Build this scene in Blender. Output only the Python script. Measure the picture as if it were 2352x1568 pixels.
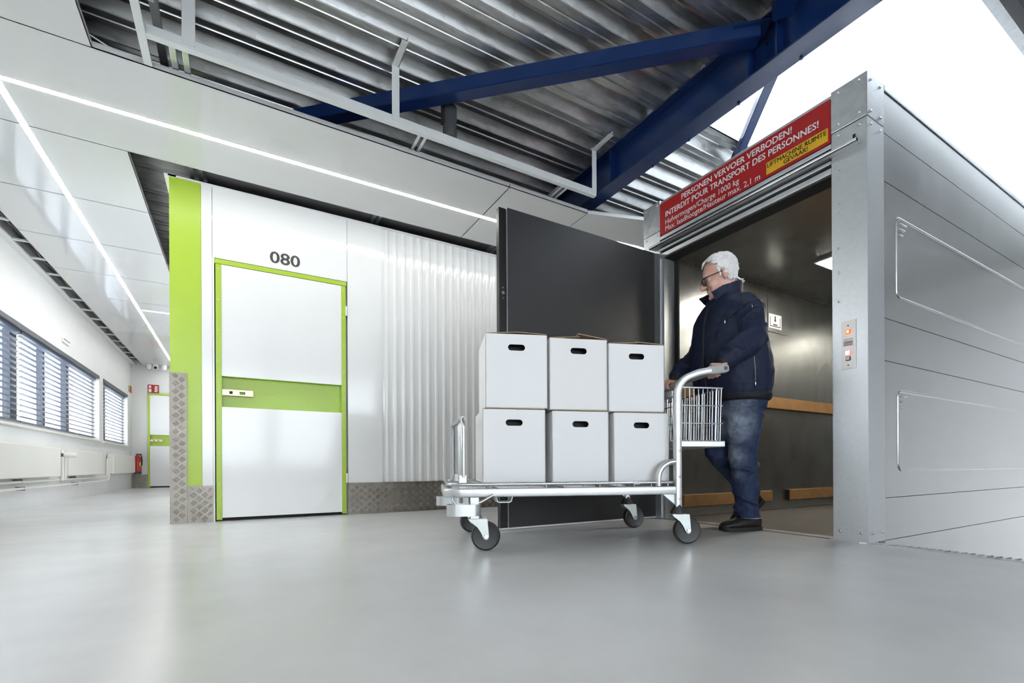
import bpy, bmesh, math, random
from mathutils import Vector, Matrix, Euler
random.seed(7)
for o in list(bpy.data.objects): bpy.data.objects.remove(o)
S = bpy.context.scene
COL = S.collection
PI = math.pi

# ------------------------------------------------------------------ camera
cd = bpy.data.cameras.new('camera'); cam = bpy.data.objects.new('camera', cd); COL.objects.link(cam)
cd.sensor_width = 36.0; cd.sensor_fit = 'HORIZONTAL'
cd.lens = 1090.5 / 2352 * 36.0
cd.shift_y = (1070.7 - 784) / 2352
cd.clip_start = 0.05; cd.clip_end = 200
YAW, ROLL = 0.5249, 0.0049
cam.matrix_world = Matrix.Translation((0, 0, 0.43)) @ Matrix.Rotation(-YAW, 4, 'Z') @ Matrix.Rotation(PI/2, 4, 'X') @ Matrix.Rotation(-ROLL, 4, 'Z')
S.camera = cam

# ------------------------------------------------------------------ world (bright overcast sky) and exposure
w = bpy.data.worlds.new('sky'); S.world = w; w.use_nodes = True
bg = w.node_tree.nodes['Background']
bg.inputs['Color'].default_value = (0.93, 0.96, 1.0, 1); bg.inputs['Strength'].default_value = 2.4
S.view_settings.view_transform = 'Standard'; S.view_settings.look = 'None'
S.view_settings.exposure = 1.85; S.view_settings.gamma = 1.0
S.view_settings.use_curve_mapping = False
try:
    S.cycles.use_denoising = True
    S.cycles.max_bounces = 6; S.cycles.diffuse_bounces = 4; S.cycles.glossy_bounces = 3; S.cycles.use_adaptive_sampling = True; S.cycles.adaptive_threshold = 0.09; S.cycles.adaptive_min_samples = 16; S.cycles.use_light_tree = False
    S.cycles.sample_clamp_indirect = 6.0; S.cycles.caustics_reflective = False; S.cycles.caustics_refractive = False
except Exception: pass
STRIP_POWER = 11.0

# ------------------------------------------------------------------ materials
MATS = {}
def mat(name, col, rough=0.5, metal=0.0, noise=None, bump=None, rnoise=None, spec=0.5, coat=0.0, emit=None, mottle=None):
    """noise=(scale, amount, detail) value variation; bump=(scale, strength, dist); rnoise=(scale, amount); mottle=(scale, colour2, lo, hi)"""
    m = bpy.data.materials.new(name); m.use_nodes = True
    nt = m.node_tree; N = nt.nodes; L = nt.links; b = N['Principled BSDF']
    b.inputs['Base Color'].default_value = (*col, 1); b.inputs['Roughness'].default_value = rough
    b.inputs['Metallic'].default_value = metal; b.inputs['Specular IOR Level'].default_value = spec
    b.inputs['Coat Weight'].default_value = coat
    tc = N.new('ShaderNodeTexCoord')
    src = None
    if mottle:
        nz = N.new('ShaderNodeTexNoise'); nz.inputs['Scale'].default_value = mottle[0]; nz.inputs['Detail'].default_value = 5
        L.new(tc.outputs['Object'], nz.inputs['Vector'])
        r = N.new('ShaderNodeValToRGB'); r.color_ramp.elements[0].position = mottle[2]; r.color_ramp.elements[1].position = mottle[3]
        r.color_ramp.elements[0].color = (*col, 1); r.color_ramp.elements[1].color = (*mottle[1], 1)
        L.new(nz.outputs['Fac'], r.inputs['Fac']); src = r.outputs['Color']
    if noise:
        nz = N.new('ShaderNodeTexNoise'); nz.inputs['Scale'].default_value = noise[0]
        nz.inputs['Detail'].default_value = noise[2] if len(noise) > 2 else 4
        L.new(tc.outputs['Object'], nz.inputs['Vector'])
        mr = N.new('ShaderNodeMapRange'); mr.inputs['From Min'].default_value = 0.25; mr.inputs['From Max'].default_value = 0.75
        mr.clamp = False; mr.inputs['To Min'].default_value = 1 - noise[1]; mr.inputs['To Max'].default_value = 1 + noise[1]
        L.new(nz.outputs['Fac'], mr.inputs['Value'])
        mx = N.new('ShaderNodeMix'); mx.data_type = 'RGBA'; mx.blend_type = 'MULTIPLY'; mx.inputs['Factor'].default_value = 1
        mx.inputs[6].default_value = (*col, 1)
        if src: L.new(src, mx.inputs[6])
        L.new(mr.outputs['Result'], mx.inputs[7]); src = mx.outputs[2]
    if src: L.new(src, b.inputs['Base Color'])
    if rnoise:
        nz = N.new('ShaderNodeTexNoise'); nz.inputs['Scale'].default_value = rnoise[0]; nz.inputs['Detail'].default_value = 4
        L.new(tc.outputs['Object'], nz.inputs['Vector'])
        mr = N.new('ShaderNodeMapRange'); mr.inputs['From Min'].default_value = 0.3; mr.inputs['From Max'].default_value = 0.7
        mr.clamp = False; mr.inputs['To Min'].default_value = max(0.02, rough - rnoise[1]); mr.inputs['To Max'].default_value = rough + rnoise[1]
        L.new(nz.outputs['Fac'], mr.inputs['Value']); L.new(mr.outputs['Result'], b.inputs['Roughness'])
    if bump:
        nz = N.new('ShaderNodeTexNoise'); nz.inputs['Scale'].default_value = bump[0]; nz.inputs['Detail'].default_value = 3
        L.new(tc.outputs['Object'], nz.inputs['Vector'])
        bp = N.new('ShaderNodeBump'); bp.inputs['Strength'].default_value = bump[1]; bp.inputs['Distance'].default_value = bump[2]
        L.new(nz.outputs['Fac'], bp.inputs['Height']); L.new(bp.outputs['Normal'], b.inputs['Normal'])
    if emit:
        b.inputs['Emission Color'].default_value = (*emit[0], 1); b.inputs['Emission Strength'].default_value = emit[1]
    MATS[name] = m
    return m

def galv(name, col, rough, scale=26, amount=0.10, metal=0.9, streak=(1, 1, 1), rvar=0.05):
    """galvanised steel: spangle cells with varied tone and gloss"""
    m = bpy.data.materials.new(name); m.use_nodes = True
    nt = m.node_tree; N = nt.nodes; L = nt.links; b = N['Principled BSDF']
    tc = N.new('ShaderNodeTexCoord'); mp = N.new('ShaderNodeMapping'); mp.inputs['Scale'].default_value = streak
    L.new(tc.outputs['Object'], mp.inputs['Vector'])
    v = N.new('ShaderNodeTexVoronoi'); v.inputs['Scale'].default_value = scale; L.new(mp.outputs['Vector'], v.inputs['Vector'])
    nz = N.new('ShaderNodeTexNoise'); nz.inputs['Scale'].default_value = 2.2; nz.inputs['Detail'].default_value = 5; L.new(mp.outputs['Vector'], nz.inputs['Vector'])
    bw = N.new('ShaderNodeSeparateColor'); L.new(v.outputs['Color'], bw.inputs['Color'])
    ad = N.new('ShaderNodeMath'); ad.operation = 'ADD'; L.new(bw.outputs['Red'], ad.inputs[0]); L.new(nz.outputs['Fac'], ad.inputs[1])
    mr = N.new('ShaderNodeMapRange'); mr.inputs['From Min'].default_value = 0.3; mr.inputs['From Max'].default_value = 1.7
    mr.clamp = False
    mr.inputs['To Min'].default_value = 1 - amount; mr.inputs['To Max'].default_value = 1 + amount
    L.new(ad.outputs[0], mr.inputs['Value'])
    mx = N.new('ShaderNodeMix'); mx.data_type = 'RGBA'; mx.blend_type = 'MULTIPLY'; mx.inputs['Factor'].default_value = 1
    mx.inputs[6].default_value = (*col, 1); L.new(mr.outputs['Result'], mx.inputs[7]); L.new(mx.outputs[2], b.inputs['Base Color'])
    m2 = N.new('ShaderNodeMapRange'); m2.inputs['From Min'].default_value = 0.3; m2.inputs['From Max'].default_value = 1.7
    m2.clamp = False
    m2.inputs['To Min'].default_value = rough - rvar; m2.inputs['To Max'].default_value = rough + rvar
    L.new(ad.outputs[0], m2.inputs['Value']); L.new(m2.outputs['Result'], b.inputs['Roughness'])
    b.inputs['Metallic'].default_value = metal
    MATS[name] = m
    return m

mat('floor', (0.74, 0.735, 0.725), 0.27, noise=(5.0, 0.035, 5), mottle=(0.75, (0.57, 0.575, 0.585), 0.30, 0.78))
mat('white_panel', (0.84, 0.84, 0.825), 0.12, noise=(2, 0.01))
mat('white_ceiling', (0.67, 0.67, 0.66), 0.10, noise=(2, 0.01), bump=(1.3, 0.03, 0.03))
mat('white_paint', (0.80, 0.80, 0.79), 0.55, noise=(3, 0.02))
mat('cream', (0.84, 0.82, 0.76), 0.4, noise=(3, 0.015))
mat('white_metal', (0.72, 0.73, 0.72), 0.38, noise=(5, 0.03))
mat('green', (0.40, 0.565, 0.045), 0.32, noise=(4, 0.02))
mat('dark_gap', (0.012, 0.012, 0.012), 0.7, noise=(9, 0.1))
mat('dark_grey', (0.06, 0.063, 0.068), 0.45, noise=(6, 0.06))
mat('mid_grey', (0.19, 0.19, 0.195), 0.4, noise=(5, 0.05))
mat('number_grey', (0.045, 0.043, 0.036), 0.4, noise=(6, 0.05))
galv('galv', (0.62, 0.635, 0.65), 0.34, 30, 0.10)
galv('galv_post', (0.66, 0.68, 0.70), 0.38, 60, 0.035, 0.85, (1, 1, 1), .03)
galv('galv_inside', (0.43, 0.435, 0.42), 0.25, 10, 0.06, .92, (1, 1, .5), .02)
galv('galv_side', (0.56, 0.57, 0.575), 0.25, 12, 0.03, 0.9, (1, 1, .4), .012)
galv('deck', (0.56, 0.565, 0.56), 0.33, 40, 0.16, 0.92, (0.35, 1, 1))
mat('tread', (0.25, 0.225, 0.195), 0.42, metal=0.85, noise=(7, 0.12))
mat('tread_bar', (0.62, 0.58, 0.52), 0.30, metal=0.85, noise=(7, 0.10))
mat('black_door', (0.016, 0.016, 0.017), 0.38, noise=(240, 0.3), bump=(220, 0.5, 0.004), spec=0.5)
mat('lift_top', (0.62, 0.63, 0.64), 0.65, metal=0.2, noise=(5, 0.06))
mat('black_edge', (0.014, 0.014, 0.015), 0.3, noise=(9, 0.1))
mat('blue', (0.005, 0.023, 0.095), 0.28, noise=(3, 0.10))
mat('zinc', (0.62, 0.63, 0.63), 0.32, metal=0.65, noise=(14, 0.03))
mat('zinc_bright', (0.60, 0.615, 0.63), 0.17, metal=0.92, noise=(12, 0.05))
mat('fork_zinc', (0.52, 0.545, 0.52), 0.36, metal=0.75, noise=(20, 0.05))
mat('grip', (0.40, 0.41, 0.40), 0.45, noise=(20, 0.03))
mat('rubber', (0.022, 0.022, 0.023), 0.42, noise=(30, 0.1))
mat('hub_black', (0.008, 0.008, 0.009), 0.35, noise=(30, 0.1))
mat('carton', (0.88, 0.875, 0.87), 0.6, noise=(4, 0.015), bump=(90, 0.05, 0.001))
mat('carton_b', (0.86, 0.845, 0.83), 0.6, noise=(4, 0.015), bump=(90, 0.05, 0.001))
mat('carton_brown', (0.42, 0.29, 0.18), 0.8, noise=(30, 0.1))
mat('wood', (0.40, 0.215, 0.085), 0.42, noise=(11, 0.14, 6))
mat('red_sign', (0.42, 0.013, 0.015), 0.35, noise=(3, 0.04))
mat('yellow', (0.80, 0.47, 0.02), 0.45, noise=(3, 0.03))
mat('white_print', (0.85, 0.85, 0.84), 0.5, noise=(5, 0.01))
mat('black_print', (0.015, 0.015, 0.015), 0.5, noise=(5, 0.05))
mat('red_print', (0.45, 0.02, 0.04), 0.5, noise=(5, 0.05))
mat('steel_brushed', (0.58, 0.55, 0.53), 0.36, metal=0.8, noise=(30, 0.05))
mat('brass_steel', (0.58, 0.46, 0.33), 0.35, metal=0.7, noise=(20, 0.05))
mat('lamp_red', (0.7, 0.02, 0.01), 0.4, emit=((1.0, 0.05, 0.01), 0.9), noise=(9, 0.02))
mat('lamp_orange', (0.9, 0.25, 0.05), 0.4, emit=((1.0, 0.30, 0.05), 1.4), noise=(9, 0.02))
mat('lamp_white', (0.9, 0.85, 0.8), 0.4, emit=((1.0, 0.86, 0.8), 2.0), noise=(9, 0.02))
mat('strip_light', (0.9, 0.9, 0.9), 0.4, emit=((1.0, 0.985, 0.95), STRIP_POWER), noise=(9, 0.01))
mat('cabin_lamp', (0.9, 0.9, 0.85), 0.4, emit=((1.0, 0.95, 0.86), 19.0), noise=(9, 0.01))
mat('extinguisher', (0.45, 0.01, 0.012), 0.25, noise=(9, 0.05))
mat('cable', (0.75, 0.75, 0.73), 0.4, noise=(9, 0.05))
mat('slat', (0.12, 0.145, 0.20), 0.4, noise=(9, 0.03))  # slats are grey-white; their dark backlit tone is put into the colour
mat('blind_dark', (0.05, 0.055, 0.065), 0.4, noise=(9, 0.05))
mat('lift_floor', (0.25, 0.235, 0.215), 0.33, metal=0.45, noise=(5, 0.12, 3))
mat('lower_floor', (0.07, 0.075, 0.075), 0.4, noise=(3, 0.06))
mat('skin', (0.74, 0.46, 0.37), 0.45, noise=(16, 0.05), bump=(120, 0.10, 0.001), mottle=(14, (0.64, 0.31, 0.24), 0.35, 0.8))
mat('hair', (0.88, 0.86, 0.84), 0.5, noise=(45, 0.10), bump=(130, 0.7, 0.006))
mat('jacket', (0.0085, 0.0145, 0.040), 0.62, noise=(6, 0.12), bump=(26, 0.55, 0.012), spec=0.3)
mat('jacket_dark', (0.005, 0.0055, 0.009), 0.7, noise=(30, 0.15), bump=(200, 0.3, 0.002))
mat('shoe', (0.016, 0.014, 0.012), 0.5, noise=(20, 0.25), bump=(60, 0.3, 0.003))
mat('sole', (0.010, 0.009, 0.009), 0.65, noise=(20, 0.15))
mat('glasses', (0.010, 0.016, 0.024), 0.25, noise=(20, 0.1))
mat('shirt', (0.5, 0.47, 0.44), 0.7, noise=(40, 0.1))
mat('eye_white', (0.7, 0.66, 0.62), 0.25, noise=(9, 0.03))
mat('iris', (0.06, 0.07, 0.08), 0.2, noise=(9, 0.05))

def glass_mat(name, tint=(0.95, 0.98, 1.0), gloss=0.08):
    m = bpy.data.materials.new(name); m.use_nodes = True; N = m.node_tree.nodes; L = m.node_tree.links
    for n in list(N): N.remove(n)
    o = N.new('ShaderNodeOutputMaterial'); t = N.new('ShaderNodeBsdfTransparent'); t.inputs[0].default_value = (*tint, 1)
    g = N.new('ShaderNodeBsdfGlossy'); g.inputs['Roughness'].default_value = 0.02
    fr = N.new('ShaderNodeFresnel'); mx = N.new('ShaderNodeMixShader')
    mm = N.new('ShaderNodeMath'); mm.operation = 'MULTIPLY'; mm.inputs[1].default_value = gloss * 10
    L.new(fr.outputs[0], mm.inputs[0]); L.new(mm.outputs[0], mx.inputs[0])
    L.new(t.outputs[0], mx.inputs[1]); L.new(g.outputs[0], mx.inputs[2]); L.new(mx.outputs[0], o.inputs[0])
    MATS[name] = m
glass_mat('glass', gloss=.03); glass_mat('lens', (0.93, 0.95, 0.96), 0.05)

def jeans_mat():
    m = bpy.data.materials.new('jeans'); m.use_nodes = True; N = m.node_tree.nodes; L = m.node_tree.links; b = N['Principled BSDF']
    tc = N.new('ShaderNodeTexCoord')
    nz = N.new('ShaderNodeTexNoise'); nz.inputs['Scale'].default_value = 9; nz.inputs['Detail'].default_value = 6
    L.new(tc.outputs['Object'], nz.inputs['Vector'])
    fac = None
    for c, r, s in (((-.09, -.09, .70), .19, 1.0), ((-.085, -.07, .49), .12, .8), ((-.07, -.13, .82), .13, .6), ((-.06, -.08, .36), .07, .35)):
        d = N.new('ShaderNodeVectorMath'); d.operation = 'DISTANCE'; d.inputs[1].default_value = c; L.new(tc.outputs['Object'], d.inputs[0])
        mr = N.new('ShaderNodeMapRange'); mr.interpolation_type = 'SMOOTHSTEP'
        mr.inputs['From Min'].default_value = 0; mr.inputs['From Max'].default_value = r; mr.inputs['To Min'].default_value = s; mr.inputs['To Max'].default_value = 0
        L.new(d.outputs['Value'], mr.inputs['Value'])
        if fac is None: fac = mr.outputs['Result']
        else:
            a = N.new('ShaderNodeMath'); a.operation = 'MAXIMUM'; L.new(fac, a.inputs[0]); L.new(mr.outputs['Result'], a.inputs[1]); fac = a.outputs[0]
    mu = N.new('ShaderNodeMath'); mu.operation = 'MULTIPLY'
    n2 = N.new('ShaderNodeMapRange'); n2.inputs['From Min'].default_value = .3; n2.inputs['From Max'].default_value = .65; L.new(nz.outputs['Fac'], n2.inputs['Value'])
    n2.inputs['To Min'].default_value = 0.45
    L.new(fac, mu.inputs[0]); L.new(n2.outputs['Result'], mu.inputs[1])
    mx = N.new('ShaderNodeMix'); mx.data_type = 'RGBA'; mx.inputs[6].default_value = (0.012, 0.025, 0.072, 1); mx.inputs[7].default_value = (0.36, 0.42, 0.52, 1)
    L.new(mu.outputs[0], mx.inputs['Factor'])
    m2 = N.new('ShaderNodeMix'); m2.data_type = 'RGBA'; m2.blend_type = 'MULTIPLY'; m2.inputs['Factor'].default_value = .7
    n3 = N.new('ShaderNodeTexNoise'); n3.inputs['Scale'].default_value = 30; n3.inputs['Detail'].default_value = 6; L.new(tc.outputs['Object'], n3.inputs['Vector'])
    m3 = N.new('ShaderNodeMapRange'); m3.inputs['From Min'].default_value = .3; m3.inputs['From Max'].default_value = .7; m3.inputs['To Min'].default_value = .5; m3.inputs['To Max'].default_value = 1.5
    L.new(n3.outputs['Fac'], m3.inputs['Value'])
    L.new(mx.outputs[2], m2.inputs[6]); L.new(m3.outputs['Result'], m2.inputs[7]); L.new(m2.outputs[2], b.inputs['Base Color'])
    b.inputs['Roughness'].default_value = .75
    bp = N.new('ShaderNodeBump'); bp.inputs['Strength'].default_value = .35; bp.inputs['Distance'].default_value = .003
    n4 = N.new('ShaderNodeTexNoise'); n4.inputs['Scale'].default_value = 60; L.new(tc.outputs['Object'], n4.inputs['Vector'])
    L.new(n4.outputs['Fac'], bp.inputs['Height']); L.new(bp.outputs['Normal'], b.inputs['Normal'])
    MATS['jeans'] = m
jeans_mat()

# ------------------------------------------------------------------ geometry helpers
class MB:
    def __init__(s): s.v = []; s.f = []
    def add(s, vs, fs):
        k = len(s.v); s.v += [tuple(p) for p in vs]; s.f += [tuple(i + k for i in f) for f in fs]; return s
    def box(s, x0, x1, y0, y1, z0, z1):
        return s.add([(x0,y0,z0),(x1,y0,z0),(x1,y1,z0),(x0,y1,z0),(x0,y0,z1),(x1,y0,z1),(x1,y1,z1),(x0,y1,z1)],
                     [(0,3,2,1),(4,5,6,7),(0,1,5,4),(1,2,6,5),(2,3,7,6),(3,0,4,7)])
    def obox(s, c, R, hx, hy, hz):
        c = Vector(c); vs = [c + R @ Vector((a*hx, b*hy, d*hz)) for d in (-1,1) for a, b in ((-1,-1),(1,-1),(1,1),(-1,1))]
        return s.add(vs, [(0,3,2,1),(4,5,6,7),(0,1,5,4),(1,2,6,5),(2,3,7,6),(3,0,4,7)])
    def prism(s, poly, a, axis='z', b=None):
        """poly: 2-D points (CCW); extruded between a and b along axis"""
        n = len(poly)
        def P(p, t):
            return (p[0], p[1], t) if axis == 'z' else ((p[0], t, p[1]) if axis == 'y' else (t, p[0], p[1]))
        vs = [P(p, a) for p in poly] + [P(p, b) for p in poly]
        return s.add(vs, [tuple(reversed(range(n))), tuple(range(n, 2*n))] + [(i, (i+1) % n, n+(i+1) % n, n+i) for i in range(n)])
    def loft(s, rings, cap=True, closed=False):
        k = len(rings[0]); vs = [p for r in rings for p in r]; fs = []
        m = len(rings)
        for i in range(m if closed else m-1):
            j = (i+1) % m
            for a in range(k):
                b = (a+1) % k
                fs.append((i*k+a, i*k+b, j*k+b, j*k+a))
        if cap and not closed: fs += [tuple(reversed(range(k))), tuple(range((m-1)*k, m*k))]
        return s.add(vs, fs)
    def tube(s, pts, rad, seg=10, closed=False, flat=None, up=None, round_ends=False, prof=None):
        """rad: number or list; flat: (ru, rv) ellipse multipliers; prof: explicit 2-D profile points (unit = rad)"""
        pts = [Vector(p) for p in pts]; n = len(pts)
        R = list(rad) if isinstance(rad, (list, tuple)) else [rad]*n
        T = []
        for i in range(n):
            a = pts[(i-1) % n] if (closed or i > 0) else pts[i]; b = pts[(i+1) % n] if (closed or i < n-1) else pts[i]
            T.append((b-a).normalized())
        u = Vector(up) if up else (Vector((0,0,1)) if abs(T[0].z) < .9 else Vector((1,0,0)))
        u = (u - T[0]*u.dot(T[0])).normalized()
        fr = []
        for i in range(n):
            if i: u = (u - T[i]*u.dot(T[i])); u = u.normalized() if u.length > 1e-6 else fr[-1][0]
            fr.append((u.copy(), T[i].cross(u)))
        fu, fv = flat or (1, 1)
        pr = prof or [(math.cos(2*PI*k/seg)*fu, math.sin(2*PI*k/seg)*fv) for k in range(seg)]
        rings = []
        def ring(i, r, off=0.0):
            p = pts[i] + T[i]*off; a, b = fr[i]
            return [p + a*(x*r) + b*(y*r) for x, y in pr]
        if round_ends and not closed:
            for th in (75, 50, 25): rings.append(ring(0, R[0]*math.cos(math.radians(th)), -R[0]*math.sin(math.radians(th))))
        for i in range(n): rings.append(ring(i, R[i]))
        if round_ends and not closed:
            for th in (25, 50, 75): rings.append(ring(n-1, R[-1]*math.cos(math.radians(th)), R[-1]*math.sin(math.radians(th))))
        return s.loft(rings, True, closed)
    def ell(s, c, r, R=None, nu=12, nv=8):
        c = Vector(c); R = R or Matrix.Identity(3); rings = []
        for j in range(1, nv):
            t = PI*j/nv
            rings.append([c + R @ Vector((r[0]*math.sin(t)*math.cos(2*PI*i/nu), r[1]*math.sin(t)*math.sin(2*PI*i/nu), -r[2]*math.cos(t))) for i in range(nu)])
        return s.loft(rings)
    def lathe(s, prof, c=(0,0,0), axis='z', seg=20):
        """prof: (radius, height) list along axis"""
        c = Vector(c); rings = []
        for r, h in prof:
            ring = []
            for i in range(seg):
                x, y = r*math.cos(2*PI*i/seg), r*math.sin(2*PI*i/seg)
                ring.append(c + Vector((x, y, h) if axis == 'z' else ((h, x, y) if axis == 'x' else (y, h, x))))
            rings.append(ring)
        return s.loft(rings)
    def mesh(s, name, smooth=None, off=(0,0,0)):
        me = bpy.data.meshes.new(name)
        ox, oy, oz = off
        me.from_pydata([(x-ox, y-oy, z-oz) for x, y, z in s.v], [], s.f)
        bm = bmesh.new(); bm.from_mesh(me); bmesh.ops.recalc_face_normals(bm, faces=bm.faces); bm.to_mesh(me); bm.free()
        if smooth:
            me.shade_smooth()
            if smooth < 179: me.set_sharp_from_angle(angle=math.radians(smooth))
        return me
    def build(s, name, m, parent=None, smooth=None, bevel=None, off=None):
        if off is None: off = parent.get('_o', (0,0,0)) if parent is not None else (0,0,0)
        me = s.mesh(name, smooth, off); me.materials.append(MATS[m])
        o = bpy.data.objects.new(name, me); COL.objects.link(o)
        if parent is not None: o.parent = parent; o['_o'] = tuple(off)
        if bevel:
            bv = o.modifiers.new('edge', 'BEVEL'); bv.width = bevel; bv.segments = 2; bv.limit_method = 'ANGLE'; bv.angle_limit = math.radians(40)
        return o

def tag(o, label=None, cat=None, group=None, kind=None):
    if label: o['label'] = label
    if cat: o['category'] = cat
    if group: o['group'] = group
    if kind: o['kind'] = kind
    return o
def thing(name, label, cat, loc=(0,0,0), group=None, rotz=0, off=None):
    o = bpy.data.objects.new(name, None); COL.objects.link(o); o.empty_display_size = .1
    o.location = loc; o.rotation_euler = (0, 0, rotz); o['_o'] = tuple(off if off is not None else loc)
    return tag(o, label, cat, group)
def struct(name, mb=None, m=None, label=None, **k):
    if mb is None:
        o = bpy.data.objects.new(name, None); COL.objects.link(o); o['_o'] = (0., 0., 0.)
    else: o = mb.build(name, m, **k); o['_o'] = (0., 0., 0.)
    o['kind'] = 'structure'
    if label: o['label'] = label
    return o
def box(x0, x1, y0, y1, z0, z1): return MB().box(x0, x1, y0, y1, z0, z1)
def arc(c, r, a0, a1, n): return [(c[0]+r*math.cos(math.radians(a0+(a1-a0)*i/n)), c[1]+r*math.sin(math.radians(a0+(a1-a0)*i/n))) for i in range(n+1)]

def text(name, body, m, parent, origin, right, up, width, height, depth=0.0012, bold=0.0):
    """flat lettering as mesh; origin = lower left corner, fitted to width x height of the glyph box; bold thickens by stacked shifted layers"""
    cu = bpy.data.curves.new('lettering', 'FONT'); cu.body = body; cu.size = 1.0; cu.extrude = 0; cu.resolution_u = 3
    ob = bpy.data.objects.new('lettering', cu); COL.objects.link(ob)
    dg = bpy.context.evaluated_depsgraph_get(); dg.update()
    src = bpy.data.meshes.new_from_object(ob.evaluated_get(dg))
    bpy.data.objects.remove(ob); bpy.data.curves.remove(cu)
    xs = [v.co.x for v in src.vertices]; ys = [v.co.y for v in src.vertices]
    x0, x1, y0, y1 = min(xs), max(xs), min(ys), max(ys)
    r, u = Vector(right), Vector(up); nrm = r.cross(u); O = Vector(origin)
    off = Vector(parent.get('_o', (0,0,0))) if parent is not None else Vector()
    sh = [(0, 0)] if bold == 0 else [(0, 0), (bold, 0), (-bold, 0), (0, bold*.6), (0, -bold*.6)]
    mb = MB()
    for i, (ax, ay) in enumerate(sh):
        mb.add([O + r*((v.co.x+ax-x0)/(x1-x0)*width) + u*((v.co.y+ay-y0)/(y1-y0)*height) + nrm*(depth+i*.00012) - off for v in src.vertices], [tuple(p.vertices) for p in src.polygons])
    bpy.data.meshes.remove(src)
    me = bpy.data.meshes.new(name); me.from_pydata([tuple(v) for v in mb.v], [], mb.f); me.materials.append(MATS[m])
    o = bpy.data.objects.new(name, me); COL.objects.link(o)
    if parent is not None: o.parent = parent
    o['_o'] = tuple(off)
    return o

# =================================================================== THE SETTING
WY, HT, CZ, DZ = 4.476, 2.69, 2.70, 3.12        # storage wall plane, its top, ceiling level, roof deck underside
fl = MB()
fl.box(-2.24, 2.985, -4.6, 13.4, -0.2, 0.0)
fl.box(2.985, 9.0, 2.92, 13.4, -0.2, 0.0)
floor = struct('floor', fl, 'floor', 'light grey polished concrete floor')
struct('floor_lower', box(2.99, 12, -8, 2.9, -3.2, -3.0), 'lower_floor', 'grey floor of the storey below, past the slab edge')

struct('wall_light_block', box(2.70, 2.96, -4.85, 2.9, -3.2, -.2), 'mid_grey', 'grey wall added under the slab edge to block light from below')  # added to keep sky light from flooding the lower storey
# floor edge strip of tread plate along the open slab edge beside the lift
es = struct('trim_1', box(2.962, 3.012, -4.5, 1.255, 0.0, 0.006), 'galv', 'ribbed metal strip along the floor edge beside the lift')
tb = MB()
for i in range(150):
    y = 1.24 - i*0.03
    tb.tube([(2.968, y, 0.006), (2.988, y-0.012, 0.0095), (3.008, y, 0.006)], 0.0035, 5)
b = tb.build('ribs', 'galv', es); b['kind'] = 'stuff'

# ---- roof deck: trapezoidal sheets, ribs along x, one sheet per four ribs
ceil = struct('ceiling')
ceil['label'] = 'galvanised trapezoidal steel roof deck'
PER = 0.231
def deck_profile(y0, nrib):
    pts = []
    for k in range(nrib):
        y = y0 + k*PER
        pts += [(y, 0), (y+.034, 0), (y+.038, .008), (y+.056, .008), (y+.060, 0), (y+.100, 0), (y+.104, .004), (y+.140, .070), (y+.148, .074), (y+.172, .074), (y+.180, .070), (y+.226, .005)]
    pts.append((y0+nrib*PER, 0))
    return pts
def deck_sheet(x0, x1, y0, nrib):
    p = deck_profile(y0, nrib); m = MB(); n = len(p)
    vs = [(x0, y, DZ+z) for y, z in p] + [(x1, y, DZ+z) for y, z in p] + [(x0, y, DZ+z+.004) for y, z in p] + [(x1, y, DZ+z+.004) for y, z in p]
    fs = [(i, i+1, n+i+1, n+i) for i in range(n-1)] + [(2*n+i, 3*n+i, 3*n+i+1, 2*n+i+1) for i in range(n-1)]
    m.add(vs, fs)
    return m
Y0 = 3.851 - 4*PER*12           # rib grid fixed on the ribs seen beside the girder
for k in range(23):
    ys = Y0 + k*4*PER
    if ys > 13.4: break
    if ys + 4*PER <= 2.48 and ys + 4*PER > 0.6:            # strip under the rooflight: deck only up to the girder
        deck_sheet(-2.3, 2.80, ys, 4).build('deck_sheet', 'deck', ceil)
    elif ys <= 2.48 < ys + 4*PER:
        deck_sheet(-2.3, 2.80, ys, 4).build('deck_sheet', 'deck', ceil)
        nk = int(round((ys + 4*PER - 2.48)/PER))
        deck_sheet(2.80, 9.5, ys + (4-nk)*PER, nk).build('deck_sheet', 'deck', ceil)
    else:
        deck_sheet(-2.3, 2.80, ys, 4).build('deck_sheet', 'deck', ceil)
        deck_sheet(2.80, 9.5, ys, 4).build('deck_sheet', 'deck', ceil)
box(-2.3, 2.74, -7.5, 13.6, DZ+.10, DZ+.2).build('roof_insulation', 'mid_grey', ceil)
box(2.74, 9.6, 2.47, 13.6, DZ+.10, DZ+.2).build('roof_insulation', 'mid_grey', ceil)
box(2.74, 9.6, -7.5, 0.95, DZ+.10, DZ+.2).build('roof_insulation', 'mid_grey', ceil)
# rooflight over the lift: curb, glazing bars and panes
wl = struct('window_3'); wl['label'] = 'bright rooflight above the goods lift'
box(2.80, 9.5, 2.462, 2.475, DZ-.0, DZ+.26).build('curb', 'white_metal', wl)
box(2.80, 9.5, 0.94, 0.99, DZ-.06, DZ+.26).build('curb', 'galv', wl)
box(2.795, 2.812, 0.99, 2.462, DZ+.001, DZ+.26).build('curb', 'galv', wl)
box(9.45, 9.5, 0.99, 2.462, DZ, DZ+.26).build('curb', 'white_metal', wl)
for i in range(5):
    x = 2.80 + i*1.33
    box(x+.01, x+1.32, 0.97, 2.47, DZ+.265, DZ+.271).build('pane', 'glass', wl)

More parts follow.
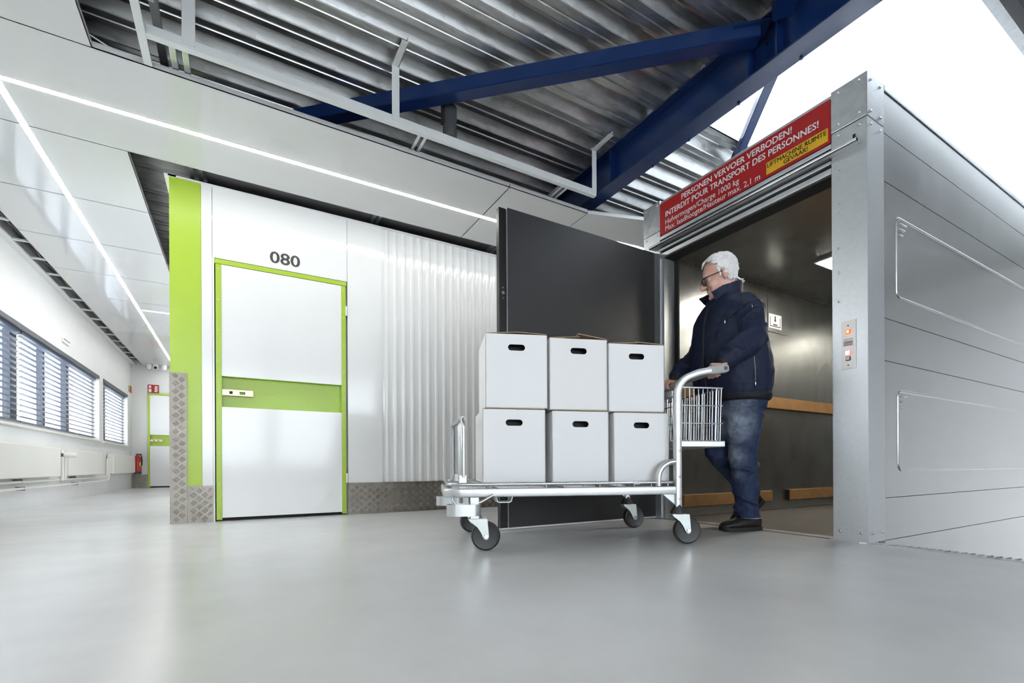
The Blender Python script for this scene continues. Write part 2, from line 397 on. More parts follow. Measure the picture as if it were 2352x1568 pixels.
# ---- storage wall (wall_back) with its panels
wb = struct('wall_back', box(-0.40, 6.5, WY+.06, 8.0, 0, 2.60), 'white_paint', 'white storage unit wall with smooth and corrugated panels')
def panel(x0, x1, z0, z1, y=WY, m='white_panel', nm='panel', g=.0015):
    return box(x0+g, x1-g, y, y+.06, z0, z1).build(nm, m, wb)
panel(-0.239, -0.165, .288, HT-.012)
panel(-0.165, 0.872, 2.112, HT-.012)
panel(0.872, 1.185, .288, HT-.012)
box(-0.165, -0.152, WY, WY+.06, 0, 2.112).build('panel', 'white_panel', wb)
# corrugated sheets: 0.62 m wide each, pitch 0.0828
cx = 1.186; PIT = 0.0828
while cx < 6.2:
    nW = 6 if cx > 1.3 else 6; m = MB(); p = []
    for k in range(nW):
        x = cx + k*PIT
        p += [(x, 0), (x+.024, 0), (x+.031, -.0012), (x+.038, -.0075), (x+.044, -.010), (x+.060, -.010), (x+.066, -.0075), (x+.075, -.0012)]
    p.append((cx+nW*PIT, 0)); p = [(x, WY+.018-d*-1.0) for x, d in p]
    n = len(p)
    m.add([(x, y, .288) for x, y in p] + [(x, y, HT-.012) for x, y in p] + [(x, y+.003, .288) for x, y in p] + [(x, y+.003, HT-.012) for x, y in p],
          [(i, i+1, n+i+1, n+i) for i in range(n-1)] + [(2*n+i, 3*n+i, 3*n+i+1, 2*n+i+1) for i in range(n-1)])
    m.build('corrugated_sheet', 'white_panel', wb, smooth=25); cx += nW*PIT
box(-0.45, 6.4, WY-.006, WY+.07, HT-.014, HT).build('top_trim', 'white_panel', wb)
box(-0.475, -0.40, WY-.006, 8.0, HT-.016, HT).build('top_trim', 'white_panel', wb)
box(-0.444, -0.239, WY, WY+.06, .02, HT-.014).build('green_panel', 'green', wb)
box(-0.444, -0.40, WY+.061, WY+.22, .02, HT-.014).build('green_panel', 'green', wb)
for k in range(4): box(-0.443, -0.40, WY+.221+k*.82, WY+.221+(k+1)*.82-.002, .02, HT-.014).build('panel', 'white_panel', wb)
box(-0.20, 6.4, 4.30, 4.75, HT+.075, HT+.085).build('gap_cover', 'mid_grey', wb)
text('unit_number', '080', 'number_grey', wb, (.249, WY-.0005, 2.158), (1, 0, 0), (0, 0, 1), .228, .096, .001, bold=.02)

# ---- tread plate skirting: plates with raised five-bar lozenges
def tread(name, label, o, ex, nrm, width, height, parent=None):
    """o: lower corner, ex: unit vector along the plate, nrm: outward normal"""
    o, ex, nrm = Vector(o), Vector(ex), Vector(nrm); ez = Vector((0,0,1))
    def B(m, a0, a1, b0, b1, t0, t1):
        vs = [o + ex*a + ez*bb + nrm*t for t in (t0, t1) for a, bb in ((a0,b0),(a1,b0),(a1,b1),(a0,b1))]
        m.add(vs, [(0,3,2,1),(4,5,6,7),(0,1,5,4),(1,2,6,5),(2,3,7,6),(3,0,4,7)])
    m = MB(); B(m, 0, width, 0, height, .0, .003)
    pl = struct(name, m, 'tread', label) if parent is None else m.build('plate', 'tread', parent)
    bars = MB(); CW, CH = .076, .062
    for r in range(-1, int(height/CH*2)+2):
        for c in range(-1, int(width/CW*2)+2):
            a, bb = c*CW/2, r*CH/2
            if (r + c) % 2: continue
            q = 1 if (c % 2 == 0) else -1
            for k in range(-2, 3):
                ca, cb = a + k*.0052*1.0, bb + k*.0052*q*-1.0
                dx, dz = .0135, .0135*q
                ends = [(ca-dx, cb-dz), (ca+dx, cb+dz)]
                if not all(.002 < e[0] < width-.002 and .002 < e[1] < height-.002 for e in ends): continue
                px, pz = -dz, dx; L = math.hypot(px, pz); px, pz = px/L*.0019, pz/L*.0019
                P = [(ends[0][0]-px, ends[0][1]-pz), (ends[1][0]-px, ends[1][1]-pz), (ends[1][0]+px, ends[1][1]+pz), (ends[0][0]+px, ends[0][1]+pz)]
                mid = [((P[0][0]+P[3][0])/2+dx*.35, (P[0][1]+P[3][1])/2+dz*.35), ((P[1][0]+P[2][0])/2-dx*.35, (P[1][1]+P[2][1])/2-dz*.35)]
                vs = [o + ex*x + ez*z + nrm*.003 for x, z in P] + [o + ex*x + ez*z + nrm*.0062 for x, z in mid]
                bars.add(vs, [(0,1,5,4),(1,2,5),(2,3,4,5),(3,0,4)])
    bo = bars.build('tread_bars', 'tread_bar', pl); bo['kind'] = 'stuff'
    return pl
tread('baseboard_1', 'tread plate guard on the green wall corner', (-0.446, WY-.004, 0), (1,0,0), (0,-1,0), .110, 1.168)
tread('baseboard_2', 'tread plate guard on the corridor side of the corner', (-0.446, 6.2, 0), (0,-1,0), (-1,0,0), 1.72, 1.168)
tread('baseboard_3', 'tread plate skirting left of the numbered door', (-0.335, WY-.001, 0), (1,0,0), (0,-1,0), .172, .288)
tread('baseboard_4', 'tread plate skirting under the corrugated wall', (0.872, WY-.001, 0), (1,0,0), (0,-1,0), 3.6, .288)

# ---- storage doors
def storage_door(name, label, x0, x1, H, y, swing=1):
    d = struct(name, box(x0, x1, y+.0575, y+.0595, 0, H), 'dark_gap', label)
    box(x0, x1, y-.006, y+.045, H-.036, H).build('head_strip', 'green', d)
    box(x0+.008, x0+.047, y-.006, y+.045, .012, H-.040).build('edge_strip', 'green', d)
    box(x1-.044, x1-.008, y-.006, y+.045, .012, H-.040).build('edge_strip', 'green', d)
    a, c = x0+.048, x1-.045; zb, zt = .920, 1.170
    box(a, c, y-.003, y+.045, zt, H-.040).build('leaf_panel', 'white_panel', d)
    box(a, c, y-.003, y+.045, .028, zb).build('leaf_panel', 'white_panel', d)
    rc = MB(); rc.box(a, c, y+.052, y+.057, zb, zt); rc.box(a, c, y-.003, y+.052, zt-.002, zt); rc.box(a, c, y-.003, y+.052, zb, zb+.002)
    rc.box(a, a+.003, y-.003, y+.052, zb, zt); rc.box(c-.003, c, y-.003, y+.052, zb, zt)
    rc.build('recess', 'green', d)
    lk = MB()
    for (p, q, r, s) in ((a, a+.052, 1.018, 1.066), (a+.076, a+.125, 1.018, 1.066), (a+.165, a+.222, 1.018, 1.066), (a+.125, a+.165, 1.018, 1.028), (a+.125, a+.165, 1.052, 1.066), (a+.052, a+.076, 1.018, 1.030), (a+.052, a+.076, 1.054, 1.066)):
        lk.box(p, q, y+.014, y+.034, r, s)
    lo = lk.build('lock_plate', 'brass_steel', d)
    MB().lathe([(.012, 0), (.012, .004)], (a+.064, y+.012, 1.042), 'y', 12).build('keyhole', 'dark_gap', lo)
    for xx in (a+.022, a+.205): MB().lathe([(.005, 0), (.003, -.004)], (xx, y+.012, 1.042), 'y', 8).build('screw', 'zinc_bright', lo)
    sc = MB()
    for k in range(9):
        z = .05 + k*(H-.13)/8
        for xx in (x0+.027, x1-.027): sc.ell((xx, y-.007, z), (.0045, .003, .0045), nu=8, nv=4)
    for xx in (x0+.02, x1-.02): sc.ell((xx, y-.007, H-.018), (.0045, .003, .0045), nu=8, nv=4)
    so = sc.build('screws', 'white_print', d); so['kind'] = 'stuff'
    hx = x1 if swing > 0 else x0
    for z in (.29, 1.80): box(hx-.010, hx+.004, y-.014, y+.006, z, z+.085).build('hinge', 'white_panel', d, bevel=.002)
    return d
storage_door('door_1', 'white and green storage door under the number 080', -.152, .864, 2.105, WY)
storage_door('door_2', 'white and green storage door at the corridor end', -1.71, -.70, 2.085, 13.10)

# ---- window wall
WX = -1.99
wl_ = MB()
wl_.box(WX-.26, WX, -4.6, 13.4, 0, .888); wl_.box(WX-.26, WX, -4.6, 13.4, 1.975, 3.15)
wl_.box(WX-.26, WX, 10.33, 10.60, .888, 1.975); wl_.box(WX-.26, WX, 12.70, 13.4, .888, 1.975); wl_.box(WX-.26, WX, -4.6, 3.2, .888, 1.975)
struct('wall_left', wl_, 'white_paint', 'white window wall along the corridor')
def window(name, label, y0, y1, mull):
    wn = struct(name); wn['label'] = label
    f = MB(); X = WX-.15
    f.box(X, X+.06, y0, y1, .89, .95); f.box(X, X+.06, y0, y1, 1.915, 1.975); f.box(X, X+.06, y0, y0+.06, .95, 1.915); f.box(X, X+.06, y1-.06, y1, .95, 1.915)
    f.build('frame', 'cream', wn)
    for a, c in mull: box(X, X+.06, a, c, .95, 1.915).build('mullion', 'blind_dark', wn)
    e = [y0] + [t for a, c in mull for t in (a, c)] + [y1]
    for k in range(0, len(e), 2): box(X+.025, X+.031, e[k]+.005, e[k+1]-.005, .95, 1.915).build('pane', 'glass', wn)
    box(WX-.12, WX+.035, y0-.02, y1+.02, .868, .895).build('sill', 'cream', wn, bevel=.004)
    box(WX-.06, WX+.006, y0, y1, 1.925, 1.975).build('head_trim', 'blind_dark', wn)
window('window_1', 'long window with blinds above the radiators', 3.2, 10.33, [(5.1, 5.18), (7.02, 7.20), (8.00, 8.08), (8.93, 9.06)])
window('window_2', 'short window with blinds by the corridor end', 10.60, 12.70, [(10.95, 11.22)])
def blind(y0, y1, label):
    t = thing('venetian_blind', label, 'blind', (WX-.05, (y0+y1)/2, 1.93), 'venetian blinds in the windows')
    box(WX-.075, WX-.03, y0, y1, 1.895, 1.925).build('head_rail', 'slat', t)
    z = 1.875; R = Matrix.Rotation(math.radians(-18), 3, 'Y')
    me = None
    for k in range(15):
        if me is None:
            m = MB()
            for s_ in (0,):
                m.obox((WX-.055, (y0+y1)/2, z), R, .0165, (y1-y0)/2, .0010)
            o = m.build('slat', 'slat', t); me = o.data; z_first = z
        else:
            o = bpy.data.objects.new('slat', me); COL.objects.link(o); o.parent = t; o.location = (0, 0, z - z_first)
        z -= .0625
    box(WX-.07, WX-.04, y0, y1, .935, .953).build('bottom_rail', 'slat', t)
blind(3.3, 7.10, 'slatted blind nearest the camera in the long window')
blind(7.14, 10.27, 'slatted blind in the far half of the long window')
blind(10.66, 12.64, 'slatted blind in the short far window')

# ---- corridor end wall
struct('wall_end', box(-2.24, 6.5, 13.16, 13.4, 0, 3.15), 'white_paint', 'white wall closing the corridor')
tread('baseboard_5', 'tread plate skirting on the corridor end wall', (-1.985, 13.158, 0), (1,0,0), (0,-1,0), .27, .288)

# ---- unseen hall walls and a window band, added to shape light and reflections
wf = MB(); wf.box(-2.3, 3.9, -4.85, -4.6, -.2, .5); wf.box(-2.3, 3.9, -4.85, -4.6, 2.95, 3.3); wf.box(3.9, 9.9, -4.85, -4.6, -.2, 3.3)
for x in (-2.3, 0.6, 3.6): wf.box(x, x+.3, -4.85, -4.6, .5, 2.95)
struct('wall_added_front', wf, 'white_paint', 'unseen white wall added behind the viewpoint to shape the light')
struct('wall_added_lower', box(2.9, 9.9, -4.85, -4.6, -3.2, -.2), 'mid_grey', 'unseen grey wall added below to darken the lift side reflection')  # added dark surface for the lower lift panels to mirror
struct('wall_added_right', box(9.65, 9.9, -4.6, 13.4, -3.2, 3.3), 'white_paint', 'unseen white wall added beyond the lift to hold back sky light')  # added to close off open sky facing the lift side
wn = struct('window_added'); wn['label'] = 'unseen window band added behind the viewpoint for frontal light'  # added opening, lights the fronts of cartons and wall
for x in (-2.0, .9):
    box(x, x+2.7, -4.74, -4.73, .5, 2.95).build('pane', 'glass', wn)

# ---- suspended ceiling: glossy white panels
sc_ = struct('ceiling_suspended'); sc_['label'] = 'glossy white suspended ceiling panels'
def cpan(x0, x1, y0, y1):
    g = .0005
    m = MB(); m.box(x0+g, x1-g, y0+g, y1-g, CZ, CZ+.006)
    for a in ((x0+g, x0+g+.003, y0+g, y1-g), (x1-g-.003, x1-g, y0+g, y1-g), (x0+g, x1-g, y0+g, y0+g+.003), (x0+g, x1-g, y1-g-.003, y1-g)):
        m.box(*a, CZ, CZ+.035)
    return m.build('ceiling_panel', 'white_ceiling', sc_)
ye = [-4.55, -3.3, -2.3, -1.35, -.4, .55, 1.45, 2.38, 3.348, 4.32, 5.27, 6.24, 7.21, 8.18, 9.15, 10.12, 11.09, 12.06, 13.12]
for a, c in zip(ye[:-1], ye[1:]):
    if a != 3.348: cpan(-1.795, -.668, a, c)
for a, c in ((-1.795, 1.93), (1.93, 2.738)): cpan(a, c, 3.348, 4.32)
m = MB(); m.prism([(2.742, 3.35), (4.3, 2.86), (4.9, 4.32), (2.742, 4.32)], CZ, 'z', CZ+.03); m.build('ceiling_panel', 'white_ceiling', sc_)
cpan(-.668, 2.2, 8.18, 9.15)
# light steel edge angle on the window wall and cable tray in the slot
box(WX, WX+.07, -5, 13.15, CZ-.0, CZ+.02).build('edge_angle', 'white_metal', sc_)
ct = thing('cable_tray', 'dark cable tray in the slot along the window wall', 'cable tray', (-1.86, 8, CZ+.06))
box(-1.92, -1.79, -4, 13.1, CZ+.10, CZ+.12).build('tray', 'dark_grey', ct)
for k in range(18):
    y = 4.6 + k*.485; box(-1.925, -1.79, y, y+.03, CZ+.004, CZ+.02).build('rung', 'white_metal', ct)
for dx, c in ((-.03, 'dark_grey'), (0.0, 'mid_grey'), (.025, 'yellow')):
    MB().tube([(-1.86+dx+.012*math.sin(k*1.7+dx*90), 4.2+k*.3, CZ+.072+.012*math.sin(k*2.3+dx*50)) for k in range(30)], .007, 6).build('cable', c, ct, smooth=60)

# ---- light strips in the ceiling
def strip(name_lbl, pts, wdt=.034):
    t = thing('light_strip', name_lbl, 'light strip', (*pts[0][:2], CZ), 'recessed light lines in the white ceiling')
    a, c = MB(), MB()
    for m, hw, z0, z1 in ((a, wdt/2, CZ-.0035, CZ-.001), (c, wdt/2+.006, CZ-.0016, CZ-.0004)):
        L, R_ = [], []
        for i, p in enumerate(pts):
            p = Vector(p); q0 = Vector(pts[max(i-1, 0)]); q1 = Vector(pts[min(i+1, len(pts)-1)])
            tn = (q1-q0).normalized(); nn = Vector((-tn.y, tn.x))
            L.append(p+nn*hw); R_.append(p-nn*hw)
        n = len(pts)
        vs = [(v.x, v.y, z0) for v in L] + [(v.x, v.y, z0) for v in R_] + [(v.x, v.y, z1) for v in L] + [(v.x, v.y, z1) for v in R_]
        fs = []
        for i in range(n-1): fs += [(i, i+1, n+i+1, n+i), (2*n+i, 3*n+i, 3*n+i+1, 2*n+i+1), (i, 2*n+i, 2*n+i+1, i+1), (n+i, n+i+1, 3*n+i+1, 3*n+i)]
        fs += [(0, n, 3*n, 2*n), (n-1, 3*n-1, 4*n-1, 2*n-1)]
        m.add(vs, fs)
    c.build('profile', 'white_metal', t); a.build('diffuser', 'strip_light', t)
strip('light line running parallel to the numbered storage wall', [(-1.20, 3.862), (2.74, 3.868)])
strip('light line running down the corridor beside the windows', [(-1.206, -4.5), (-1.206, 3.82)])
strip('light line in the far corridor past the green corner', [(-1.206, 3.905), (-1.206, 12.9)])
strip('short light line branching off the far corridor', [(-1.165, 8.56), (2.0, 8.56)])
strip('curved light line above the open black lift door', [(2.76, 3.868), (2.95, 3.80), (3.15, 3.69), (3.35, 3.635), (3.6, 3.61), (4.4, 3.60)])

# ---- blue steel
def ibeam(x0, x1, z0, z1, y0, y1, tf=.011, tw=.008):
    m = MB(); xm = (x0+x1)/2
    m.box(x0, x1, y0, y1, z0, z0+tf); m.box(x0, x1, y0, y1, z1-tf, z1); m.box(xm-tw/2, xm+tw/2, y0, y1, z0+tf, z1-tf)
    return m
g = thing('steel_girder', 'large dark blue steel girder under the roof deck', 'beam', (2.81, 4.5, 2.815))
ibeam(2.737, 2.885, 2.815, 3.116, -4.55, 13.1).build('girder', 'blue', g, bevel=.002)
for yy in (1.62, 1.80, 3.05): box(2.742, 2.806, yy, yy+.012, 2.827, 3.10).build('stiffener', 'blue', g)
bl = MB()
for yy, zz in ((1.66, 3.0), (1.72, 3.0), (1.78, 3.0), (1.66, 2.92), (1.72, 2.92)): bl.lathe([(.011, 0), (.011, -.010)], (2.806, yy, zz), 'x', 6)
for yy in (1.55, 1.95, 2.35, 2.7, 3.2): bl.lathe([(.010, 0), (.010, -.012)], (2.868, yy, 2.815), 'z', 6)
o = bl.build('bolts', 'blue', g); o['kind'] = 'stuff'
def brace(label, p, q, hw, hh):
    t = thing('diagonal_brace', label, 'beam', p)
    p, q = Vector(p), Vector(q); d = (q-p); L = d.length; ang = math.atan2(d.y, d.x)
    R = Matrix.Rotation(ang, 3, 'Z')
    m = MB(); c = (p+q)/2
    m.obox(c + Vector((0,0,hh)), R, L/2, hw, .004); m.obox(c + R @ Vector((0, hw, 0)), R, L/2, .004, hh)
    m.obox(c + R @ Vector((0, -hw, 0)), R, L/2, .004, hh); m.obox(c - Vector((0,0,hh)), R, L/2, hw, .004)
    m.build('tube', 'blue', t)
    m = MB(); m.obox(q - R @ Vector((.05, 0, -.02)), R, .10, hw*1.5, .006); m.build('end_plate', 'blue', t)
brace('slim dark blue diagonal brace crossing below the roof deck', (-.4, 4.60, 3.02), (2.72, 1.72, 3.02), .045, .045)
brace('pale blue diagonal strut against the rooflight', (2.95, 1.68, 3.06), (3.78, 2.62, 3.06), .028, .03)
brace('blue cross member near the top edge by the girder', (2.73, 1.58, 3.05), (1.2, .35, 3.05), .05, .045)

# ---- hanging white frame left open in the ceiling
hf = thing('hanging_frame', 'open white metal frame hanging below the roof deck', 'ceiling frame', (1.1, 3.12, CZ))
def cprof(x0, x1, y0, y1, z0, z1, nm='rail', m='white_metal'): return box(x0, x1, y0, y1, z0, z1).build(nm, m, hf, bevel=.0015)
cprof(-.405, 2.63, 3.100, 3.138, CZ+.002, CZ+.055)
cprof(-.444, -.405, 1.6, 3.345, CZ+.002, CZ+.018)
for x, wd in ((-.218, .062), (.918, .050), (2.605, .046)):
    cprof(x-wd/2, x+wd/2, 3.094, 3.100, CZ+.02, DZ-.025, 'hanger')
    cprof(x-wd/2, x+wd/2, 3.094, 3.094+.03, DZ-.03, DZ-.026, 'hanger_foot')
for x in (.918, 2.605):
    cprof(x-.022, x+.022, 2.885, 3.112, DZ-.045, DZ-.037, 'strap'); cprof(x+.016, x+.022, 2.885, 3.112, DZ-.045, DZ-.002, 'strap_edge')
for x in (1.10, 2.325):
    for dx in (0, .045): cprof(x+dx, x+dx+.022, 3.138, 4.55, CZ+.038, CZ+.066, 'cross_rail', 'galv')
for dx in (-.315, -.255): cprof(dx, dx+.030, 3.138, 4.60, CZ+.038, CZ+.066, 'cross_rail', 'galv')
cprof(-.39, -.35, 1.6, 4.4, CZ+.16, CZ+.20, 'stud', 'mid_grey')
for z in (0, .055): cprof(-2.0, -.36, 3.00-z, 3.03-z, CZ+.12, CZ+.15, 'cross_rail', 'galv')
cw = MB().tube([(-.70, 3.30, 2.745), (-.66, 3.325, 2.745), (-.60, 3.352, 2.738), (-.52, 3.366, 2.732), (-.44, 3.362, 2.735), (-.35, 3.372, 2.745), (-.25, 3.40, 2.76)], .0035, 6).build('white_cable', 'cable', None, smooth=60)
tag(cw, 'thin white cable hanging in the ceiling opening', 'cable')
# ---- spot light under the brace
sp = thing('spot_light', 'dark cylindrical spotlight hanging under the blue brace', 'spotlight', (1.33, 3.17, 2.84))
MB().lathe([(.034, .0), (.049, 0), (.050, .004), (.050, .21), (.046, .215)], (1.335, 3.175, 2.80), 'z', 20).build('housing', 'dark_grey', sp, smooth=40)
MB().lathe([(.042, .012), (.024, .02), (.004, .02)], (1.335, 3.175, 2.795), 'z', 20).build('lens', 'glass', sp, smooth=40)
box(1.275, 1.292, 3.155, 3.195, 2.88, 3.02).build('bracket', 'dark_gap', sp)

# ---- radiators and pipes
def radiator(y0, y1, label):
    t = thing('radiator', label, 'radiator', (WX+.06, (y0+y1)/2, .33), 'radiators under the windows')
    box(WX+.075, WX+.11, y0, y1, .335, .68).build('front_panel', 'cream', t, bevel=.008)
    box(WX+.02, WX+.045, y0+.01, y1-.01, .34, .675).build('rear_panel', 'cream', t, bevel=.006)
    box(WX+.022, WX+.10, y0+.006, y1-.006, .672, .686).build('top_grille', 'cream', t)
    for y in (y0+.002, y1-.012): box(WX+.022, WX+.10, y, y+.010, .345, .672).build('side_cover', 'cream', t)
    for y in (y0+.25, y1-.25): box(WX, WX+.03, y, y+.03, .36, .66).build('wall_bracket', 'white_metal', t)
radiator(4.7, 7.86, 'long white radiator nearest the camera')
radiator(8.21, 9.99, 'middle white radiator between the pipe risers')
radiator(10.78, 12.80, 'short white radiator beside the fire extinguisher')
def pipe(label, path, r):
    t = thing('heating_pipe', label, 'pipe', path[0])
    MB().tube(path, r, 10).build('pipe_run', 'cream', t, smooth=50)
    for k in range(1, 4):
        y = path[0][1] + (path[-1][1]-path[0][1])*k/4
        box(WX, path[0][0]+.01, y, y+.022, path[0][2]-.02, path[0][2]+.02).build('clip', 'mid_grey', t)
pipe('upper white heating pipe below the radiators', [(WX+.06, 3.0, .302), (WX+.06, 10.40, .285), (WX+.06, 10.50, .295), (WX+.06, 10.53, .35), (WX+.06, 10.55, .60)], .013)
pipe('lower white heating pipe below the radiators', [(WX+.06, 3.0, .222), (WX+.06, 10.50, .225), (WX+.06, 10.62, .235), (WX+.06, 10.66, .29), (WX+.06, 10.67, .38)], .013)
rv = thing('radiator_valve', 'white thermostat valve on the riser between radiators', 'valve', (WX+.06, 8.03, .6))
MB().tube([(WX+.095, 7.98, .28), (WX+.095, 7.98, .66)], .014, 10).build('riser', 'cream', rv, smooth=50)
MB().tube([(WX+.095, 8.09, .30), (WX+.095, 8.09, .60)], .014, 10).build('riser', 'cream', rv, smooth=50)
MB().lathe([(.026, 0), (.034, .02), (.034, .10), (.026, .12)], (WX+.11, 7.98, .60), 'x', 14).build('thermostat_head', 'cream', rv, smooth=40)
MB().lathe([(.024, 0), (.024, .06)], (WX+.075, 7.98, .60), 'x', 12).build('collar', 'dark_grey', rv, smooth=40)

# ---- small things at the corridor end
fe = thing('fire_extinguisher', 'red fire extinguisher on the wall behind the radiator', 'fire extinguisher', (-1.875, 13.0, .28))
MB().lathe([(.03, 0), (.068, .01), (.070, .04), (.070, .34), (.055, .385), (.022, .405), (.020, .42)], (-1.875, 13.02, .30), 'z', 16).build('cylinder', 'extinguisher', fe, smooth=40)
MB().lathe([(.071, 0), (.071, .05)], (-1.875, 13.02, .30), 'z', 16).build('foot_ring', 'rubber', fe, smooth=40)
box(-1.90, -1.80, 13.005, 13.03, .72, .745).build('handle', 'dark_grey', fe)
MB().tube([(-1.86, 13.02, .735), (-1.80, 13.0, .70), (-1.79, 13.0, .58), (-1.80, 13.01, .48)], .011, 8).build('hose', 'rubber', fe, smooth=60)
box(-1.835, -1.805, 12.945, 12.952, .47, .56).build('label_panel', 'green', fe)
fs_ = thing('fire_sign', 'red fire equipment sign above the corridor end door', 'sign', (-1.6, 13.15, 2.1))
box(-1.705, -1.505, 13.145, 13.155, 2.105, 2.285).build('sign_plate', 'red_sign', fs_)
for p in ((-1.69, -1.64, 2.12, 2.19), (-1.685, -1.645, 2.21, 2.265)): box(p[0], p[1], 13.142, 13.146, p[2], p[3]).build('pictogram', 'white_print', fs_)
for k in range(4): box(-1.585+.008*(k % 2), -1.535+.008*(k % 2), 13.142, 13.146, 2.125+k*.035, 2.150+k*.035).build('pictogram', 'white_print', fs_)
for i, (x, lbl, c) in enumerate(((-1.65, 'white ceiling sensor nearest the windows', 'white_print'), (-1.53, 'white ceiling camera with a dark lens', 'white_print'), (-1.385, 'white ceiling beacon nearest the corridor door', 'white_print'))):
    t = thing('ceiling_sensor', lbl, 'sensor', (x, 12.9, CZ))
    MB().lathe([(.05, 0), (.052, -.03), (.045, -.09), (.02, -.115)], (x, 12.9, CZ), 'z', 16).build('body', c, t, smooth=40)
    if i == 1: MB().ell((x, 12.855, CZ-.08), (.03, .02, .03)).build('lens', 'dark_gap', t, smooth=60)
t = thing('wall_plate', 'small cream plate on the wall above the long window', 'plate', (WX, 8.5, 2.13))
box(WX, WX+.02, 8.37, 8.65, 2.10, 2.16).build('plate', 'cream', t, bevel=.003)
box(WX+.02, WX+.024, 8.39, 8.63, 2.135, 2.15).build('slot', 'mid_grey', t)
t = thing('wall_sign', 'small green and red notice at the end of the window wall', 'sign', (WX, 12.95, 2.1))
box(WX, WX+.006, 12.78, 12.92, 2.06, 2.19).build('sign_plate', 'green', t); box(WX, WX+.006, 12.96, 13.12, 2.06, 2.21).build('sign_plate', 'red_print', t)

# =================================================================== GOODS LIFT
LX, LS = 2.98, 1.266
lift = thing('goods_lift', 'galvanised steel goods lift with red warning sign and open doorway', 'goods lift', (LX, 2.08, 0))
# corner posts: lower and upper sections
def post(y0, y1, nm):
    p = box(LX, LX+.195, y0, y1, 0.0, 2.336).build(nm, 'galv_post', lift, bevel=.0025)
    u = box(LX-.0015, LX+.1965, y0-.0015, y1+.0015, 2.340, 2.580).build('post_cap', 'galv', p, bevel=.0025)
    return p
pr = post(LS, 1.446, 'corner_post'); pl_ = post(2.730, 2.905, 'corner_post')
m = MB(); m.prism([(1.262, LX-.001), (1.30, LX-.030), (1.455, LX-.034), (1.455, LX-.001)], 0.0, 'z', .003)
m.v = [(y_, x_, z_) for x_, y_, z_ in m.v]; m.build('foot_plate', 'galv', lift)
rv_ = MB()
def rivet(y, z, x=LX, r=.0075):
    rv_.lathe([(r, 0), (r, -.002), (r*.72, -.0055), (r*.2, -.0068)], (x-.001, y, z), 'x', 10)
for y in (1.302, 1.408):
    for z in (2.55, 2.372, 2.306): rivet(y, z)
    rivet(y, .052)
for z in (2.11, 2.06, 1.92, 1.87, 1.665, 1.525, 1.36): rivet(1.40 if z > 1.7 else 1.408, z, r=.006)
for y in (2.757, 2.875):
    for z in (2.55, 2.372, 2.306): rivet(y, z)
for x in (3.02, 3.13):
    for z in (2.545, 2.372, 2.300, .052):
        rv_.lathe([(.0075, 0), (.0075, -.002), (.0054, -.0055), (.0015, -.0068)], (x, LS-.002, z), 'y', 10)
o = rv_.build('rivets', 'zinc_bright', lift, smooth=50); o['kind'] = 'stuff'
# header and door rails
box(LX+.01, LX+.13, 1.446, 2.730, 2.288, 2.572).build('header', 'galv', lift, bevel=.002)
box(LX+.02, LX+.13, 1.446, 2.730, 2.105, 2.288).build('header_recess', 'dark_gap', lift)
box(LX-.002, LX+.03, 1.446, 2.730, 2.258, 2.284).build('door_rail', 'galv_post', lift, bevel=.002)
m = MB(); m.prism([(LX-.050, 2.205), (LX-.044, 2.198), (LX+.012, 2.198), (LX+.012, 2.222), (LX-.040, 2.222), (LX-.050, 2.216)], 1.295, 'y', 2.80)
m.build('door_rail', 'zinc', lift)
MB().tube([(LX-.046, 1.295, 2.206), (LX-.046, 2.80, 2.206)], .011, 10).build('door_rail', 'zinc_bright', lift, smooth=50)
box(LX-.006, LX+.03, 1.446, 2.730, 2.166, 2.186).build('door_rail', 'galv_post', lift, bevel=.003)
box(LX-.002, LX+.03, 1.446, 2.730, 2.112, 2.146).build('door_rail', 'galv_post', lift, bevel=.003)
box(LX-.004, LX-.001, 1.322, 1.334, 2.226, 2.268).build('rail_bracket', 'black_edge', lift)
# red sign
sg = box(LX-.002, LX+.008, 1.449, 2.728, 2.290, 2.546).build('sign_board', 'red_sign', lift)
sg['label'] = 'red warning sign with white lettering'
RT, UP = (0, -1, 0), (0, 0, 1)
def st(nm, body, m, y0, y1, z, h, bold=.0, dep=.0028): return text(nm, body, m, sg, (LX-.0005, y0, z), RT, UP, y0-y1, h, dep, bold)
st('lettering', 'PERSONEN VERVOER VERBODEN!', 'white_print', 2.510, 1.669, 2.482, .042, .022)
st('lettering', 'INTERDIT POUR TRANSPORT DES PERSONNES!', 'white_print', 2.667, 1.513, 2.419, .042, .022)
st('lettering', 'Hefvermogen/Charge 1000 kg', 'white_print', 2.670, 2.026, 2.344, .053, .006)
st('lettering', 'Max. laadhoogte/Hauteur max. 2,1 m', 'white_print', 2.670, 1.875, 2.293, .053, .006)
yl = box(LX-.003, LX-.0005, 1.462, 1.833, 2.309, 2.386).build('sign_sticker', 'yellow', sg)
st('lettering', 'LIFTMACHINE RUIMTE', 'black_print', 1.825, 1.470, 2.350, .028, .016, .0035)
st('lettering', 'GEVAAR!', 'black_print', 1.720, 1.575, 2.317, .027, .016, .0035)
